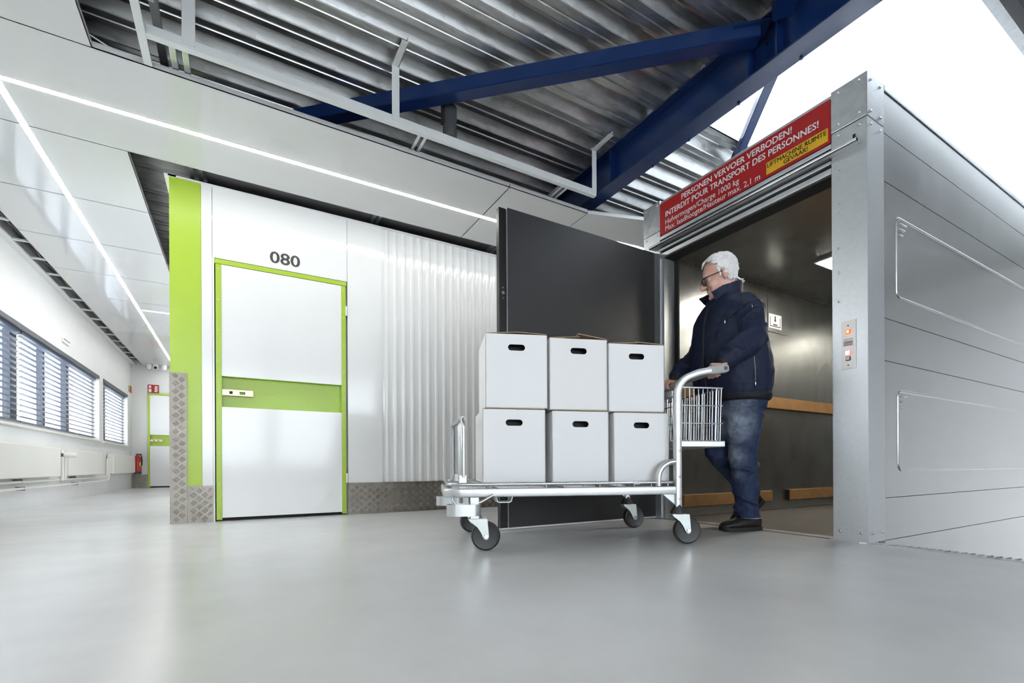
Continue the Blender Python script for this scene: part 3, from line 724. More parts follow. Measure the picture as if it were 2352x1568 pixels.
# control panel on the post
cp = box(LX-.004, LX+.001, 1.322, 1.396, .968, 1.240).build('control_panel', 'steel_brushed', lift); cp['label'] = 'steel call panel with lit buttons'
box(LX-.010, LX-.004, 1.349, 1.373, 1.165, 1.189).build('call_button', 'lamp_red', cp, bevel=.002); box(LX-.0115, LX-.010, 1.354, 1.367, 1.170, 1.184).build('button_light', 'lamp_orange', cp)
box(LX-.010, LX-.004, 1.349, 1.373, 1.046, 1.070).build('call_button', 'lamp_red', cp, bevel=.002); box(LX-.0115, LX-.010, 1.351, 1.371, 1.048, 1.068).build('button_light', 'lamp_white', cp)
box(LX-.010, LX-.004, 1.349, 1.373, 1.015, 1.039).build('call_button', 'dark_grey', cp, bevel=.002); box(LX-.0115, LX-.010, 1.352, 1.370, 1.018, 1.036).build('button_face', 'white_metal', cp)
box(LX-.0052, LX-.004, 1.335, 1.386, 1.098, 1.138).build('maker_plate', 'white_print', cp)
text('lettering', 'LÖDIGE', 'red_print', cp, (LX-.0055, 1.383, 1.110), RT, UP, .045, .017, .0006, .025)
for z in (1.1345, 1.1045, 1.1005): box(LX-.0057, LX-.0052, 1.339, 1.382, z, z+.0018).build('maker_line', 'black_print', cp)
for z in (1.212, .990): MB().lathe([(.004, 0), (.004, -.002)], (LX-.004, 1.361, z), 'x', 8).build('screw', 'dark_grey', cp)
# outer side wall
zs = [-3.0, -1.4, 0.0, .2407, 1.020, 1.262, 2.039, 2.312, 2.545]
for a, c in zip(zs[:-1], zs[1:]):
    box(LX+.197, 6.60, LS+.004, LS+.03, a+.002, c-.002).build('side_panel', 'galv_side', lift)
box(LX+.20, 6.58, LS+.012, LS+.035, -3.0, 2.54).build('side_backing', 'dark_grey', lift)
box(LX+.197, 6.60, LS-.002, LS+.03, 2.549, 2.580).build('top_edge', 'galv', lift, bevel=.003)
def bead(x0, x1, z0, z1, r=.04):
    pts = []
    for c, a0 in (((x1-r, z1-r), 0), ((x0+r, z1-r), 90), ((x0+r, z0+r), 180), ((x1-r, z0+r), 270)):
        pts += [(p[0], LS+.004, p[1]) for p in arc(c, r, a0, a0+90, 6)]
    return MB().tube(pts, .008, 8, closed=True, up=(0, 1, 0), flat=(.55, 1))
bead(3.335, 6.35, 1.407, 1.872).build('embossed_bead', 'galv_side', lift, smooth=60)
bead(3.345, 6.35, .397, .860).build('embossed_bead', 'galv_side', lift, smooth=60)
for zt in (1.845, .833):
    for k, L_ in enumerate((.085, .06, .032)):
        MB().tube([(3.375, LS+.004, zt-k*.034), (3.375+L_, LS+.004, zt-k*.034)], .006, 6, round_ends=True).build('embossed_dash', 'galv_side', lift, smooth=60)
# cabin
box(LX+.02, 6.6, LS+.035, 2.90, -.03, -.004).build('cabin_floor', 'lift_floor', lift)
for x in (LX-.001, LX+.10): box(x, x+.012, 1.446, 2.73, -.004, .0015).build('threshold_line', 'dark_gap', lift)
box(LX+.012, LX+.10, 1.446, 2.73, -.004, .003).build('threshold', 'steel_brushed', lift)
xs = [LX+.13, 3.566, 4.442, 4.942, 5.318, 6.20]
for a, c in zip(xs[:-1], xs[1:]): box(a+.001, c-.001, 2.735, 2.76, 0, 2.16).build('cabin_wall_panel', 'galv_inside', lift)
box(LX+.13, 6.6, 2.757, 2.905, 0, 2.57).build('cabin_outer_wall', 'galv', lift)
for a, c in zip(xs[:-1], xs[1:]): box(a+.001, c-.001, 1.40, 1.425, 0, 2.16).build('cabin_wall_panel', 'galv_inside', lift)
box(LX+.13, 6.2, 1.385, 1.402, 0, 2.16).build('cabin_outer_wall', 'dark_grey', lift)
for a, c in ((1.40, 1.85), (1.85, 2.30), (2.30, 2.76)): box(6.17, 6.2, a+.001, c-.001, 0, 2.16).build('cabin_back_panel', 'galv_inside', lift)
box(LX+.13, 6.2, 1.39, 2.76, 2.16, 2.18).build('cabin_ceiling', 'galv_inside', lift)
box(LX+.197, 6.6, LS+.03, 2.905, 2.54, 2.565).build('lift_roof', 'lift_top', lift)
# perforated ceiling angle
ca = MB(); ca.box(3.05, 6.17, 2.715, 2.735, 2.115, 2.16)
ca.build('ceiling_angle', 'galv_inside', lift)
hb = MB()
for k in range(60): hb.box(3.08+k*.05, 3.10+k*.05, 2.7135, 2.7155, 2.128, 2.139)
o = hb.build('angle_slots', 'dark_gap', lift); o['kind'] = 'stuff'
box(3.16, 6.16, 2.70, 2.735, .978, 1.087).build('handrail', 'wood', lift, bevel=.004)
box(3.22, 4.466, 2.70, 2.735, .083, .184).build('bumper_rail', 'wood', lift, bevel=.004)
box(4.752, 6.16, 2.70, 2.735, .083, .186).build('bumper_rail', 'wood', lift, bevel=.004)
box(4.735, 4.752, 2.70, 2.735, .083, .186).build('rail_end', 'dark_gap', lift)
box(3.06, 6.17, 2.725, 2.735, .0, .075).build('cabin_skirting', 'galv_inside', lift)
box(4.470, 4.735, 2.730, 2.735, .075, .20).build('cover_plate', 'galv_inside', lift)
cv = box(4.448, 4.785, 2.728, 2.736, 1.725, 2.085).build('cover_plate', 'galv_inside', lift)
npl = box(4.455, 4.665, 2.724, 2.7285, 1.762, 1.900).build('notice_plate', 'white_print', lift); npl['label'] = 'white notice with a loading pictogram'
for a in ((4.475, 4.481, 1.785, 1.872), (4.639, 4.645, 1.785, 1.872), (4.475, 4.645, 1.779, 1.786), (4.551, 4.567, 1.842, 1.884)): box(a[0], a[1], 2.7225, 2.7242, a[2], a[3]).build('pictogram', 'black_print', npl)
MB().prism([(4.541, 1.846), (4.559, 1.824), (4.577, 1.846)], 2.7225, 'y', 2.7242).build('pictogram', 'black_print', npl)
for k in range(3): box(4.527+k*.024, 4.545+k*.024, 2.7225, 2.7242, 1.793, 1.806).build('pictogram', 'black_print', npl)
cs = MB()
for x, z in ((4.46, 2.07), (4.775, 2.07), (4.775, 1.915), (4.775, 1.74), (4.46, 1.74), (4.475, .195), (3.42, .035), (4.9, .035), (3.12, 2.09), (3.3, 2.10), (5.4, 2.09), (5.0, 2.09)):
    cs.ell((x, 2.722, z), (.005, .003, .005), nu=8, nv=4)
o = cs.build('screws', 'zinc_bright', lift); o['kind'] = 'stuff'
lt = box(4.25, 4.57, 1.88, 2.205, 2.142, 2.160).build('cabin_light', 'white_metal', lift, bevel=.003)
box(4.268, 4.552, 1.898, 2.187, 2.138, 2.143).build('diffuser', 'cabin_lamp', lt)
lt = box(5.25, 5.55, 1.55, 1.85, 2.142, 2.160).build('cabin_light', 'white_metal', lift, bevel=.003)
box(5.27, 5.53, 1.57, 1.83, 2.138, 2.143).build('diffuser', 'cabin_lamp', lt)
# open black door
dr = box(1.585, 3.020, 2.790, 2.835, .015, 2.180).build('door', 'black_door', lift, bevel=.002); dr['label'] = 'black textured lift door standing open'
box(1.530, 1.583, 2.802, 2.840, .010, 2.176).build('door_edge', 'black_edge', dr, bevel=.002)
box(1.583, 1.586, 2.788, 2.80, .012, 2.178).build('door_trim', 'zinc', dr)
box(1.530, 3.02, 2.792, 2.83, .004, .015).build('door_seal', 'white_metal', dr)
lk = MB().lathe([(.012, 0), (.012, -.008)], (1.556, 2.801, 1.60), 'y', 12).build('door_latch', 'zinc_bright', dr)
for z in (1.635, 1.565): MB().lathe([(.006, 0), (.006, -.004)], (1.556, 2.801, z), 'y', 8).build('latch_screw', 'zinc_bright', dr)
box(3.018, 3.030, 2.74, 2.79, .01, 2.15).build('hinge_strip', 'white_metal', lift)
for z in (2.05, .25): MB().tube([(3.024, 2.768, z), (3.024, 2.768, z+.09)], .011, 10).build('hinge', 'zinc', lift, smooth=50)
box(LX+.012, LX+.13, 2.700, 2.731, 0, 2.11).build('door_jamb', 'galv_post', lift)
box(LX+.13, LX+.145, 2.66, 2.735, 0, 2.16).build('door_seal', 'dark_gap', lift)

# railing beside the slab edge, off to the side: mirrored in the lift wall
rl = thing('guard_rail', 'dark metal guard rail along the slab edge', 'railing', (3.0, -2, 0))
for z in (.52, 1.02): MB().tube([(2.97, 0.2, z), (2.97, -4.4, z)], .022, 10).build('rail', 'mid_grey', rl, smooth=50)
for k in range(4): box(2.95, 2.99, .2-k*1.5, .24-k*1.5, 0, 1.02).build('baluster', 'mid_grey', rl)

# =================================================================== TROLLEY  (frame: d along the deck towards the handle, n across, z up)
ANG = math.atan2(-.350, .9367)
def tl(d, n, z): return (d*.9367 + n*.350, -d*.350 + n*.9367, z)
D0, N0 = .78, 2.775
tr = thing('platform_trolley', 'zinc plated platform trolley with a wire basket and push handle', 'trolley', tl(D0, N0, 0), rotz=ANG, off=(D0, N0, 0))
NA, NB = 2.43, 3.12
def rrect(d0, d1, n0, n1, r, k=6, rb=.02):
    P = []
    for c, a0, rr in (((d0+r, n0+r), 180, r), ((d1-rb, n0+rb), 270, rb), ((d1-rb, n1-rb), 0, rb), ((d0+r, n1-r), 90, r)):
        P += arc(c, rr, a0, a0+90, k)
    return P
pf = [(math.copysign(abs(math.cos(t))**.32, math.cos(t))*.0228, math.copysign(abs(math.sin(t))**.32, math.sin(t))*.0155) for t in [2*PI*i/16 for i in range(16)]]
fr = MB().tube([(d, n, .295) for d, n in rrect(.072, 1.335, NA, NB, .075)], 1.0, closed=True, up=(0, 0, 1), prof=pf).build('deck_frame', 'zinc', tr, smooth=50)
MB().tube([(d, n, .3385) for d, n in rrect(.080, 1.315, NA-.004, NB+.004, .07)], .0085, 10, closed=True, up=(0, 0, 1)).build('deck_rim', 'zinc_bright', tr, smooth=60)
for k in range(12):
    d = .20 + k*.098; MB().tube([(d, NA-.004, .333), (d, NB+.004, .333)], .0035, 6).build('deck_wire', 'zinc_bright', tr, smooth=60)
    for n in (NA-.004, NB+.004): MB().tube([(d, n, .305), (d, n, .336)], .0035, 6).build('deck_clip', 'zinc_bright', tr, smooth=60)
for k in range(7):
    n = NA + .085 + k*.087; MB().tube([(.085, n, .339), (1.31, n, .339)], .0035, 6).build('deck_wire', 'zinc_bright', tr, smooth=60)
for d in (.35, .75, 1.1): box(d, d+.03, NA, NB, .286, .306).build('cross_bar', 'zinc', tr)
lt_ = MB(); lt_.ell((1.09, NA-.012, .336), (.022, .008, .008)); lt_.build('tag_clip', 'white_metal', tr, smooth=60)
# rear posts bending into the push handle
pp = [(math.copysign(abs(math.cos(t))**.42, math.cos(t)), math.copysign(abs(math.sin(t))**.42, math.sin(t))) for t in [2*PI*i/16 for i in range(16)]]
for n in (NA, NB):
    path = [(1.336, n, .205), (1.336, n, .60), (1.336, n, .82)] + [(1.336+.112-.112*math.cos(math.radians(a)), n, .82+.112*math.sin(math.radians(a))) for a in (15, 30, 45, 60, 72)] + [(1.46, n, .944), (1.54, n, .960), (1.60, n, .9685)]
    MB().tube(path, .0195, prof=pp, up=(1, 0, 0)).build('handle_post', 'zinc', tr, smooth=50)
    gp = MB().tube([(1.535, n, .959), (1.56, n, .9625), (1.60, n, .969), (1.625, n, .9725)], .0235, prof=[(a, b_*.85) for a, b_ in pp], up=(0, 0, 1), round_ends=True).build('grip_cap', 'grip', tr, smooth=50)
    s_ = -1 if n == NA else 1
    MB().lathe([(.011, 0), (.0105, .004*s_), (.006, .0042*s_)], (1.618, n+s_*.0195, .9718), 'y', 14).build('grip_bolt', 'dark_grey', gp, smooth=40)
    ap = [(1.222, n, .318), (1.222, n, .36)] + [(1.222+.092-.092*math.cos(math.radians(a)), n, .36+.092*math.sin(math.radians(a))) for a in (18, 36, 54, 72, 90)] + [(1.33, n, .452)]
    MB().tube(ap, .0165, 12, up=(0, 1, 0)).build('corner_brace', 'zinc', tr, smooth=50)
    MB().prism([(1.248, .272), (1.32, .272), (1.32, .214)], n-.004, 'y', n+.004).build('gusset', 'zinc', tr)
    for z in (.513, .371, .250): MB().ell((1.336+.002, n+s_*.0195, z), (.007, .003, .007), nu=10, nv=6).build('bolt', 'zinc_bright', tr, smooth=60)
MB().tube([(1.612, NA, .971), (1.612, NB, .971)], .0155, 14).build('push_bar', 'zinc', tr, smooth=50)
box(1.316, 1.352, NA+.018, NB-.018, .812, .846).build('rear_band', 'zinc', tr, bevel=.004)
# basket
bk = MB()
for z0, z1 in ((.534, .568),):
    bk.box(1.358, 1.636, NA+.015, NA+.045, z0, z1); bk.box(1.358, 1.636, NB-.045, NB-.015, z0, z1); bk.box(1.610, 1.636, NA+.045, NB-.045, z0, z1); bk.box(1.358, 1.384, NA+.045, NB-.045, z0, z1)
bsk = bk.build('basket', 'zinc', tr, bevel=.004); bsk['label'] = 'wire basket behind the handle posts'
def wire(p, q, r=.0026, **k): return MB().tube([p, q], r, 6, **k).build('wire', 'zinc_bright', bsk, smooth=60)
na, nb, da, db = NA+.03, NB-.03, 1.368, 1.626
for n in (na, nb):
    for k in range(10): wire((da+.004+k*(db-da-.008)/9, n, .868), (da+.014+k*(db-da-.022)/9, n+(.01 if n == na else -.01), .566))
    for z in (.768, .668): wire((da-.004, n+.002, z), (db+.006, n+.002, z), .003)
    wire((da-.004, n, .868), (db+.004, n, .868), .0055)
for k in range(1, 22):
    n = na + k*(nb-na)/22; wire((db, n, .868), (db-.008, n, .566)); 
    if k % 2: wire((da, n, .868), (da+.006, n, .566))
for z, r in ((.868, .0055), (.768, .003), (.668, .003)):
    wire((db, na, z), (db, nb, z), r); wire((da, na, z), (da, nb, z), r)
for k in range(8): wire((da, na+.02+k*(nb-na-.04)/7, .572), (db, na+.02+k*(nb-na-.04)/7, .572))
# front hoop
def hoop():
    P = [(.165, 2.52, .372), (.165, 2.52, .64)] + [(.165, 2.52+.05-.05*math.cos(math.radians(a)), .64+.05*math.sin(math.radians(a))) for a in (22, 45, 67, 90)]
    P += [(.135, 2.98, .69)] + [(.132, 2.98+.05*math.sin(math.radians(a)), .64+.05*math.cos(math.radians(a))) for a in (22, 45, 67, 90)] + [(.132, 3.03, .372)]
    return MB().tube(P, .0145, 12, up=(1, 0, 0))
hp = hoop().build('front_hoop', 'zinc_bright', tr, smooth=60)
for n in (2.66, 2.775, 2.89): MB().tube([(.160, n, .35), (.160, n, .685)], .005, 8).build('hoop_bar', 'zinc_bright', hp, smooth=60)
for n in (2.52, 3.03):
    box(.140, .182, n-.012, n+.012, .312, .385).build('hoop_socket', 'zinc', tr, bevel=.003); MB().ell((.138, n, .376), (.005, .006, .006)).build('hoop_pin', 'zinc_bright', tr, smooth=60)
# coupling brackets under the front corners
for n in (NA-.012, NB-.02):
    q_ = 0 if n < 2.8 else -.045
    P = [(d, y) for d, y in rrect(.072+q_, .245+q_, n-.055, n+.045, .045, 5, .045)]
    m = MB(); k = len(P); c = (.158+q_, n-.005)
    inn = [(c[0]+(x-c[0])*.94, c[1]+(y-c[1])*.93) for x, y in P]
    m.loft([[(x, y, .182) for x, y in P], [(x, y, .240) for x, y in P], [(x, y, .240) for x, y in inn], [(x, y, .182) for x, y in inn]], cap=False, closed=True)
    m.build('coupling_band', 'zinc', tr, smooth=40)
    for s in (-.02, .02): MB().tube([(.20, n+s, .235), (.245, n+s, .25), (.31, n+s, .285)], .0065, 8).build('band_stay', 'zinc_bright', tr, smooth=60)
    MB().tube([(.12, n, .235), (.10, n, .262), (.10, n, .28)], .005, 8).build('band_stay', 'zinc_bright', tr, smooth=60)
    box(.19, .235, n-.028, n+.018, .165, .275).build('caster_mount', 'zinc', tr, bevel=.003)
for k in range(5): MB().tube([(.33, NA+.02+k*.02, .275), (.335, NA+.02+k*.02, .248), (.345, NA+.02+k*.02, .243), (.40, NA+.02+k*.02, .243), (.41, NA+.02+k*.02, .248), (.415, NA+.02+k*.02, .275)], .004, 8).build('under_wire', 'zinc_bright', tr, smooth=60)
# casters
def caster(d, n, cap, yaw=0.0, h=.16):
    """pivot at (d, n); wheel trails towards +d"""
    co = bpy.data.objects.new('caster', None); COL.objects.link(co); co.parent = tr; co['_o'] = tuple((d, n, 0.0)); co.location = (d-D0, n-N0, 0); co.rotation_euler = (0, 0, yaw)
    R_, T = .075, .050
    def rel(mb): return mb
    if cap: MB().lathe([(.012, .222), (.020, .215), (.022, .205), (.040, .176), (.041, .168), (.030, .164), (.010, .164)], (d, n, 0), 'z', 20).build('dust_cap', 'rubber', co, smooth=35)
    else: MB().lathe([(.030, .185), (.030, .172), (.012, .172)], (d, n, 0), 'z', 18).build('swivel_head', 'fork_zinc', co, smooth=35)
    fk = MB()
    fk.prism([(d-.038, n-.025), (d+.038, n-.025), (d+.038, n+.025), (d-.038, n+.025)], .157, 'z', .166)
    for s in (-1, 1):
        y0 = n + s*.0225; y1 = n + s*.0265
        fk.prism([(d-.040, .160), (d-.032, .150), (d+.004, .122), (d+.022, .094), (d+.034, .068), (d+.040, .060), (d+.050, .056), (d+.060, .060), (d+.065, .074), (d+.058, .155), (d+.056, .164), (d-.036, .166)], min(y0, y1), 'y', max(y0, y1))
    fk.build('fork', 'fork_zinc', co, bevel=.0015)
    MB().lathe([(.010, -.033), (.011, -.030), (.011, -.024), (.006, -.024), (.006, .024), (.011, .024), (.011, .030), (.010, .033)], (d+T, n, R_), 'y', 12).build('axle', 'zinc_bright', co, smooth=40)
    MB().lathe([(.054, -.017), (.066, -.020), (.072, -.017), (.075, -.008), (.075, .008), (.072, .017), (.066, .020), (.054, .017)], (d+T, n, R_), 'y', 36).build('tyre', 'rubber', co, smooth=40)
    hb_ = MB(); hb_.lathe([(.055, -.010), (.050, -.012), (.047, -.012), (.047, .012), (.050, .012), (.055, .010)], (d+T, n, R_), 'y', 30)
    hb_.lathe([(.019, -.020), (.019, .020)], (d+T, n, R_), 'y', 16)
    for k in range(5):
        a = 2*PI*k/5 + .3; Rm = Matrix.Rotation(-a, 3, 'Y')
        hb_.obox(Vector((d+T, n, R_)) + Rm @ Vector((.034, 0, 0)), Rm, .017, .010, .0055)
    hb_.build('hub', 'hub_black', co, smooth=35)
caster(.221, NA-.002, False)
caster(1.336, NA, True, yaw=-.12)
caster(1.336, NB, True, yaw=.10)
caster(.205, NB-.005, False, yaw=.25)

# =================================================================== BOXES
def carton(d0, n0, z0, wd, dp, h, rot, label, ma='carton', flaps=((.02, .0), (.0, .0)), hole=(.5, .82)):
    c = (d0+wd/2, n0+dp/2, z0)
    t = thing('carton_box', label, 'box', tl(*c), 'white cartons on the trolley', rotz=ANG+math.radians(rot), off=c)
    x0, x1, y0, y1, z1 = d0, d0+wd, n0, n0+dp, z0+h
    m = MB(); e = .004
    # front face with an oval hand hole
    hx, hz, hw, hh = d0+wd*hole[0], z0+h*hole[1], .046, .0165
    pill = arc((hx+hw-hh, hz), hh, -90, 90, 8) + arc((hx-hw+hh, hz), hh, 90, 270, 8)
    ring = []
    for p in pill:
        vx, vz = p[0]-hx, p[1]-hz; k = min(((x1-hx) if vx > 0 else (hx-x0))/max(abs(vx), 1e-6), ((z1-hz) if vz > 0 else (hz-z0))/max(abs(vz), 1e-6)); ring.append((hx+vx*k, hz+vz*k))
    cor = {}
    for q in ((x0, z0), (x1, z0), (x1, z1), (x0, z1)):
        j = min(range(len(ring)), key=lambda i: (ring[i][0]-q[0])**2+(ring[i][1]-q[1])**2 if i not in cor else 9e9); cor[j] = q
    for j, q in cor.items(): ring[j] = q
    for yy in (y0, y0+e):
        k = len(m.v); n_ = len(pill)
        m.add([(p[0], yy, p[1]) for p in pill] + [(p[0], yy, p[1]) for p in ring], [(i, (i+1) % n_, n_+(i+1) % n_, n_+i) for i in range(n_)])
    n_ = len(pill); m.add([(p[0], y0, p[1]) for p in pill] + [(p[0], y0+e, p[1]) for p in pill], [(i, (i+1) % n_, n_+(i+1) % n_, n_+i) for i in range(n_)])
    m.box(x0, x0+e, y0, y1, z0, z1); m.box(x1-e, x1, y0, y1, z0, z1); m.box(x0, x1, y1-e, y1, z0, z1); m.box(x0, x1, y0, y1, z0, z0+e)
    m.box(x0+.001, x1-.001, y0+.001, y1-.001, z1-.006, z1-.003)
    m.build('body', ma, t)
    box(hx-.12, hx+.12, y0+.055, y0+.06, hz-.10, hz+.045).build('hole_shade', 'dark_gap', t)  # black sheet stands in for the shade inside the carton
    for k, (lift_, sk) in enumerate(flaps):
        fm = MB(); a0, a1 = (x0+.004, x0+wd*.52) if k == 0 else (x0+wd*.50, x1-.004)
        zz = z1 + .0005 + .0025*k
        if k == 0: vs = [(a0, y0+.003, zz), (a1, y0+.003, zz+lift_), (a1, y1-.003, zz+lift_*.6), (a0, y1-.003, zz)]
        else: vs = [(a0, y0+.003, zz+lift_), (a1, y0+.003, zz), (a1, y1-.003, zz), (a0, y1-.003, zz+lift_*.6)]
        fm.add([(x, y, z) for x, y, z in vs] + [(x, y, z+.004) for x, y, z in vs], [(0,3,2,1),(4,5,6,7),(0,1,5,4),(1,2,6,5),(2,3,7,6),(3,0,4,7)])
        fm.build('flap', 'carton_brown', t)
    return t
ZD = .3435
carton(.263, 2.480, ZD, .338, .40, .388, 0.0, 'white carton at the front end of the trolley, bottom row', flaps=((.0, 0), (.0, 0)))
carton(.638, 2.485, ZD, .320, .40, .383, .4, 'white carton in the middle of the bottom row', flaps=((.0, 0), (.0, 0)))
carton(.990, 2.482, ZD, .325, .40, .379, -.6, 'white carton next to the handle post, bottom row', flaps=((.0, 0), (.0, 0)))
carton(.283, 2.484, .7390, .334, .40, .393, -.8, 'white carton on top at the front end of the trolley', flaps=((.010, 0), (.008, 0)))
carton(.6245, 2.482, .7340, .326, .40, .386, 0.6, 'off-white carton in the middle of the top row', 'carton_b', flaps=((.010, 0), (.024, 0)), hole=(.5, .83))
carton(.962, 2.486, .7300, .328, .40, .374, -.3, 'white carton on top nearest the man', flaps=((.008, 0), (.010, 0)))

# =================================================================== THE MAN  (same frame as the trolley; he faces -d, his left side is -n)
A0, B0 = 2.0, 2.87
man = None
def remesh(o, vox, smooth_it, disp=None):
    r = o.modifiers.new('skin', 'REMESH'); r.mode = 'VOXEL'; r.voxel_size = vox; r.use_smooth_shade = True
    s = o.modifiers.new('soft', 'SMOOTH'); s.factor = .5; s.iterations = smooth_it
    if disp:
        tx = bpy.data.textures.new('folds', 'CLOUDS'); tx.noise_scale = disp[0]; tx.noise_depth = 1
        d = o.modifiers.new('folds', 'DISPLACE'); d.texture = tx; d.strength = disp[1]; d.mid_level = .5; d.texture_coords = 'LOCAL'
def sring(c, fd, bd, hw, e=2.3, seg=28, tilt=0.0):
    """horizontal superellipse: centre (d, n, z), reach forward (-d), reach back (+d), half width (n)"""
    out = []
    for k in range(seg):
        t = 2*PI*k/seg; cx, sy = math.cos(t), math.sin(t)
        x = math.copysign(abs(cx)**(2/e), cx); y = math.copysign(abs(sy)**(2/e), sy)
        dx = x*(bd if x > 0 else fd)
        out.append(Vector((c[0]+dx, c[1]+y*hw, c[2] + dx*tilt)))
    return out

# ---- head in its own frame: x forward, y to his left, z up, eyes at z = 0
HC = Vector((1.886, 2.865, 1.672)); HS = 1.06
HR = Matrix.Rotation(ANG*0, 3, 'Z')
yaw_h, pitch_h = math.radians(24), math.radians(15)
fx = Vector((-math.cos(yaw_h), math.sin(yaw_h), 0)); ly = Vector((-math.sin(yaw_h), -math.cos(yaw_h), 0)); uz = Vector((0, 0, 1))
f2 = (fx*math.cos(pitch_h) - uz*math.sin(pitch_h)); u2 = (uz*math.cos(pitch_h) + fx*math.sin(pitch_h))
HM = Matrix((f2, ly, u2)).transposed()
def H(x, y, z): return HC + HM @ (Vector((x, y, z))*HS)
def hell(m, c, r, rot=None, nu=14, nv=10):
    R = HM @ (rot or Matrix.Identity(3)); m.ell(H(*c), tuple(k*HS for k in r), R, nu, nv)
SL = [(-.128, .072, -.035, .014), (-.121, .085, -.012, .030), (-.106, .091, .012, .042), (-.088, .090, .036, .052), (-.070, .089, .052, .060), (-.050, .088, .066, .066),
      (-.030, .087, .078, .070), (-.008, .083, .088, .073), (.010, .086, .093, .0745), (.026, .0935, .097, .0755), (.048, .093, .101, .077), (.070, .086, .100, .0755), (.092, .072, .092, .069), (.110, .050, .074, .057), (.123, .022, .045, .036), (.128, .002, .020, .014)]
def head_ring(z, f, b_, w_, grow=0.0, seg=32):
    out = []
    for k in range(seg):
        t = 2*PI*k/seg; cx, sy = math.cos(t), math.sin(t)
        e = 2.25
        x = math.copysign(abs(cx)**(2/e), cx); y = math.copysign(abs(sy)**(2/e), sy)
        taper = 1.0 - .10*max(0, x)**2
        out.append(H((f+grow if x > 0 else b_+grow)*x, y*(w_+grow)*taper, z))
    return out
body = MB()
body.loft([head_ring(*s) for s in SL])
# nose, brow, cheeks, lips, chin, jowl
nose = [H(.090, 0, .016), H(.0985, 0, .002), H(.108, 0, -.014), H(.1175, 0, -.029), H(.118, 0, -.037)]
body.tube(nose, [.0085*HS, .009*HS, .0105*HS, .0125*HS, .0125*HS], 10, round_ends=True)
for s in (-1, 1):
    hell(body, (.103, s*.0125, -.037), (.012, .0095, .010))
    hell(body, (.0875, s*.030, .0225), (.010, .022, .0075), Matrix.Rotation(s*.25, 3, 'Z'))
    hell(body, (.078, s*.033, -.002), (.011, .016, .011))
    hell(body, (.058, s*.040, -.036), (.030, .026, .028))
    hell(body, (.046, s*.040, -.072), (.036, .026, .034))
    hell(body, (.022, s*.040, -.092), (.045, .028, .030))
    # ears
    er = Matrix.Rotation(s*.35, 3, 'Z') @ Matrix.Rotation(-.20, 3, 'Y')
    hell(body, (-.012, s*.0775, -.004), (.016, .006, .030), er)
    pts = []
    for k in range(13):
        a = math.radians(-70 + k*25)
        q = er @ Vector((-.0195*math.cos(a)*1.0 if False else .0, 0, 0))
        p = er @ Vector((.018*math.cos(a+PI*.5)*1.0, s*.0065, .032*math.sin(a+PI*.5)))
        pts.append(H(-.013+p.x, s*.0785+p.y, -.003+p.z))
    body.tube(pts, .0046*HS, 6, round_ends=True)
    hell(body, (-.008, s*.0775, -.036), (.008, .006, .009))
hell(body, (.0905, 0, -.0655), (.0065, .021, .0048)); hell(body, (.0895, 0, -.0765), (.0065, .019, .0052))
hell(body, (.083, 0, -.106), (.016, .020, .014))
# neck
body.tube([H(-.030, 0, -.05), H(-.022, 0, -.105), Vector((1.935, 2.87, 1.50)), Vector((1.945, 2.87, 1.43))], [.062, .064, .070, .085], 18)
# torso and legs under the clothes
body.loft([sring((1.985, 2.87, z), f, b_, w_) for z, f, b_, w_ in ((.84, .12, .12, .15), (1.0, .15, .13, .17), (1.2, .15, .13, .18), (1.38, .12, .11, .19), (1.46, .08, .07, .12))])
SH_L, EL_L, WR_L = Vector((1.955, 2.675, 1.430)), Vector((1.905, 2.575, 1.195)), Vector((1.672, 2.515, 1.035))
SH_R, EL_R, WR_R = Vector((1.965, 3.075, 1.425)), Vector((1.895, 3.165, 1.195)), Vector((1.672, 3.060, 1.035))
for a, e, w_ in ((SH_L, EL_L, WR_L), (SH_R, EL_R, WR_R)):
    body.tube([a, a.lerp(e, .5), e, e.lerp(w_, .5), w_], [.058, .050, .044, .038, .029], 12, round_ends=True)
HIP_L, KN_L, AN_L = Vector((2.005, 2.785, .90)), Vector((2.012, 2.820, .500)), Vector((2.055, 2.832, .10))
HIP_R, KN_R, AN_R = Vector((2.000, 2.960, .90)), Vector((1.945, 2.985, .510)), Vector((2.200, 3.010, .245))
for a, e, w_ in ((HIP_L, KN_L, AN_L), (HIP_R, KN_R, AN_R)):
    body.tube([a, a.lerp(e, .5), e, e.lerp(w_, .4), w_], [.085, .075, .058, .055, .040], 12, round_ends=True)
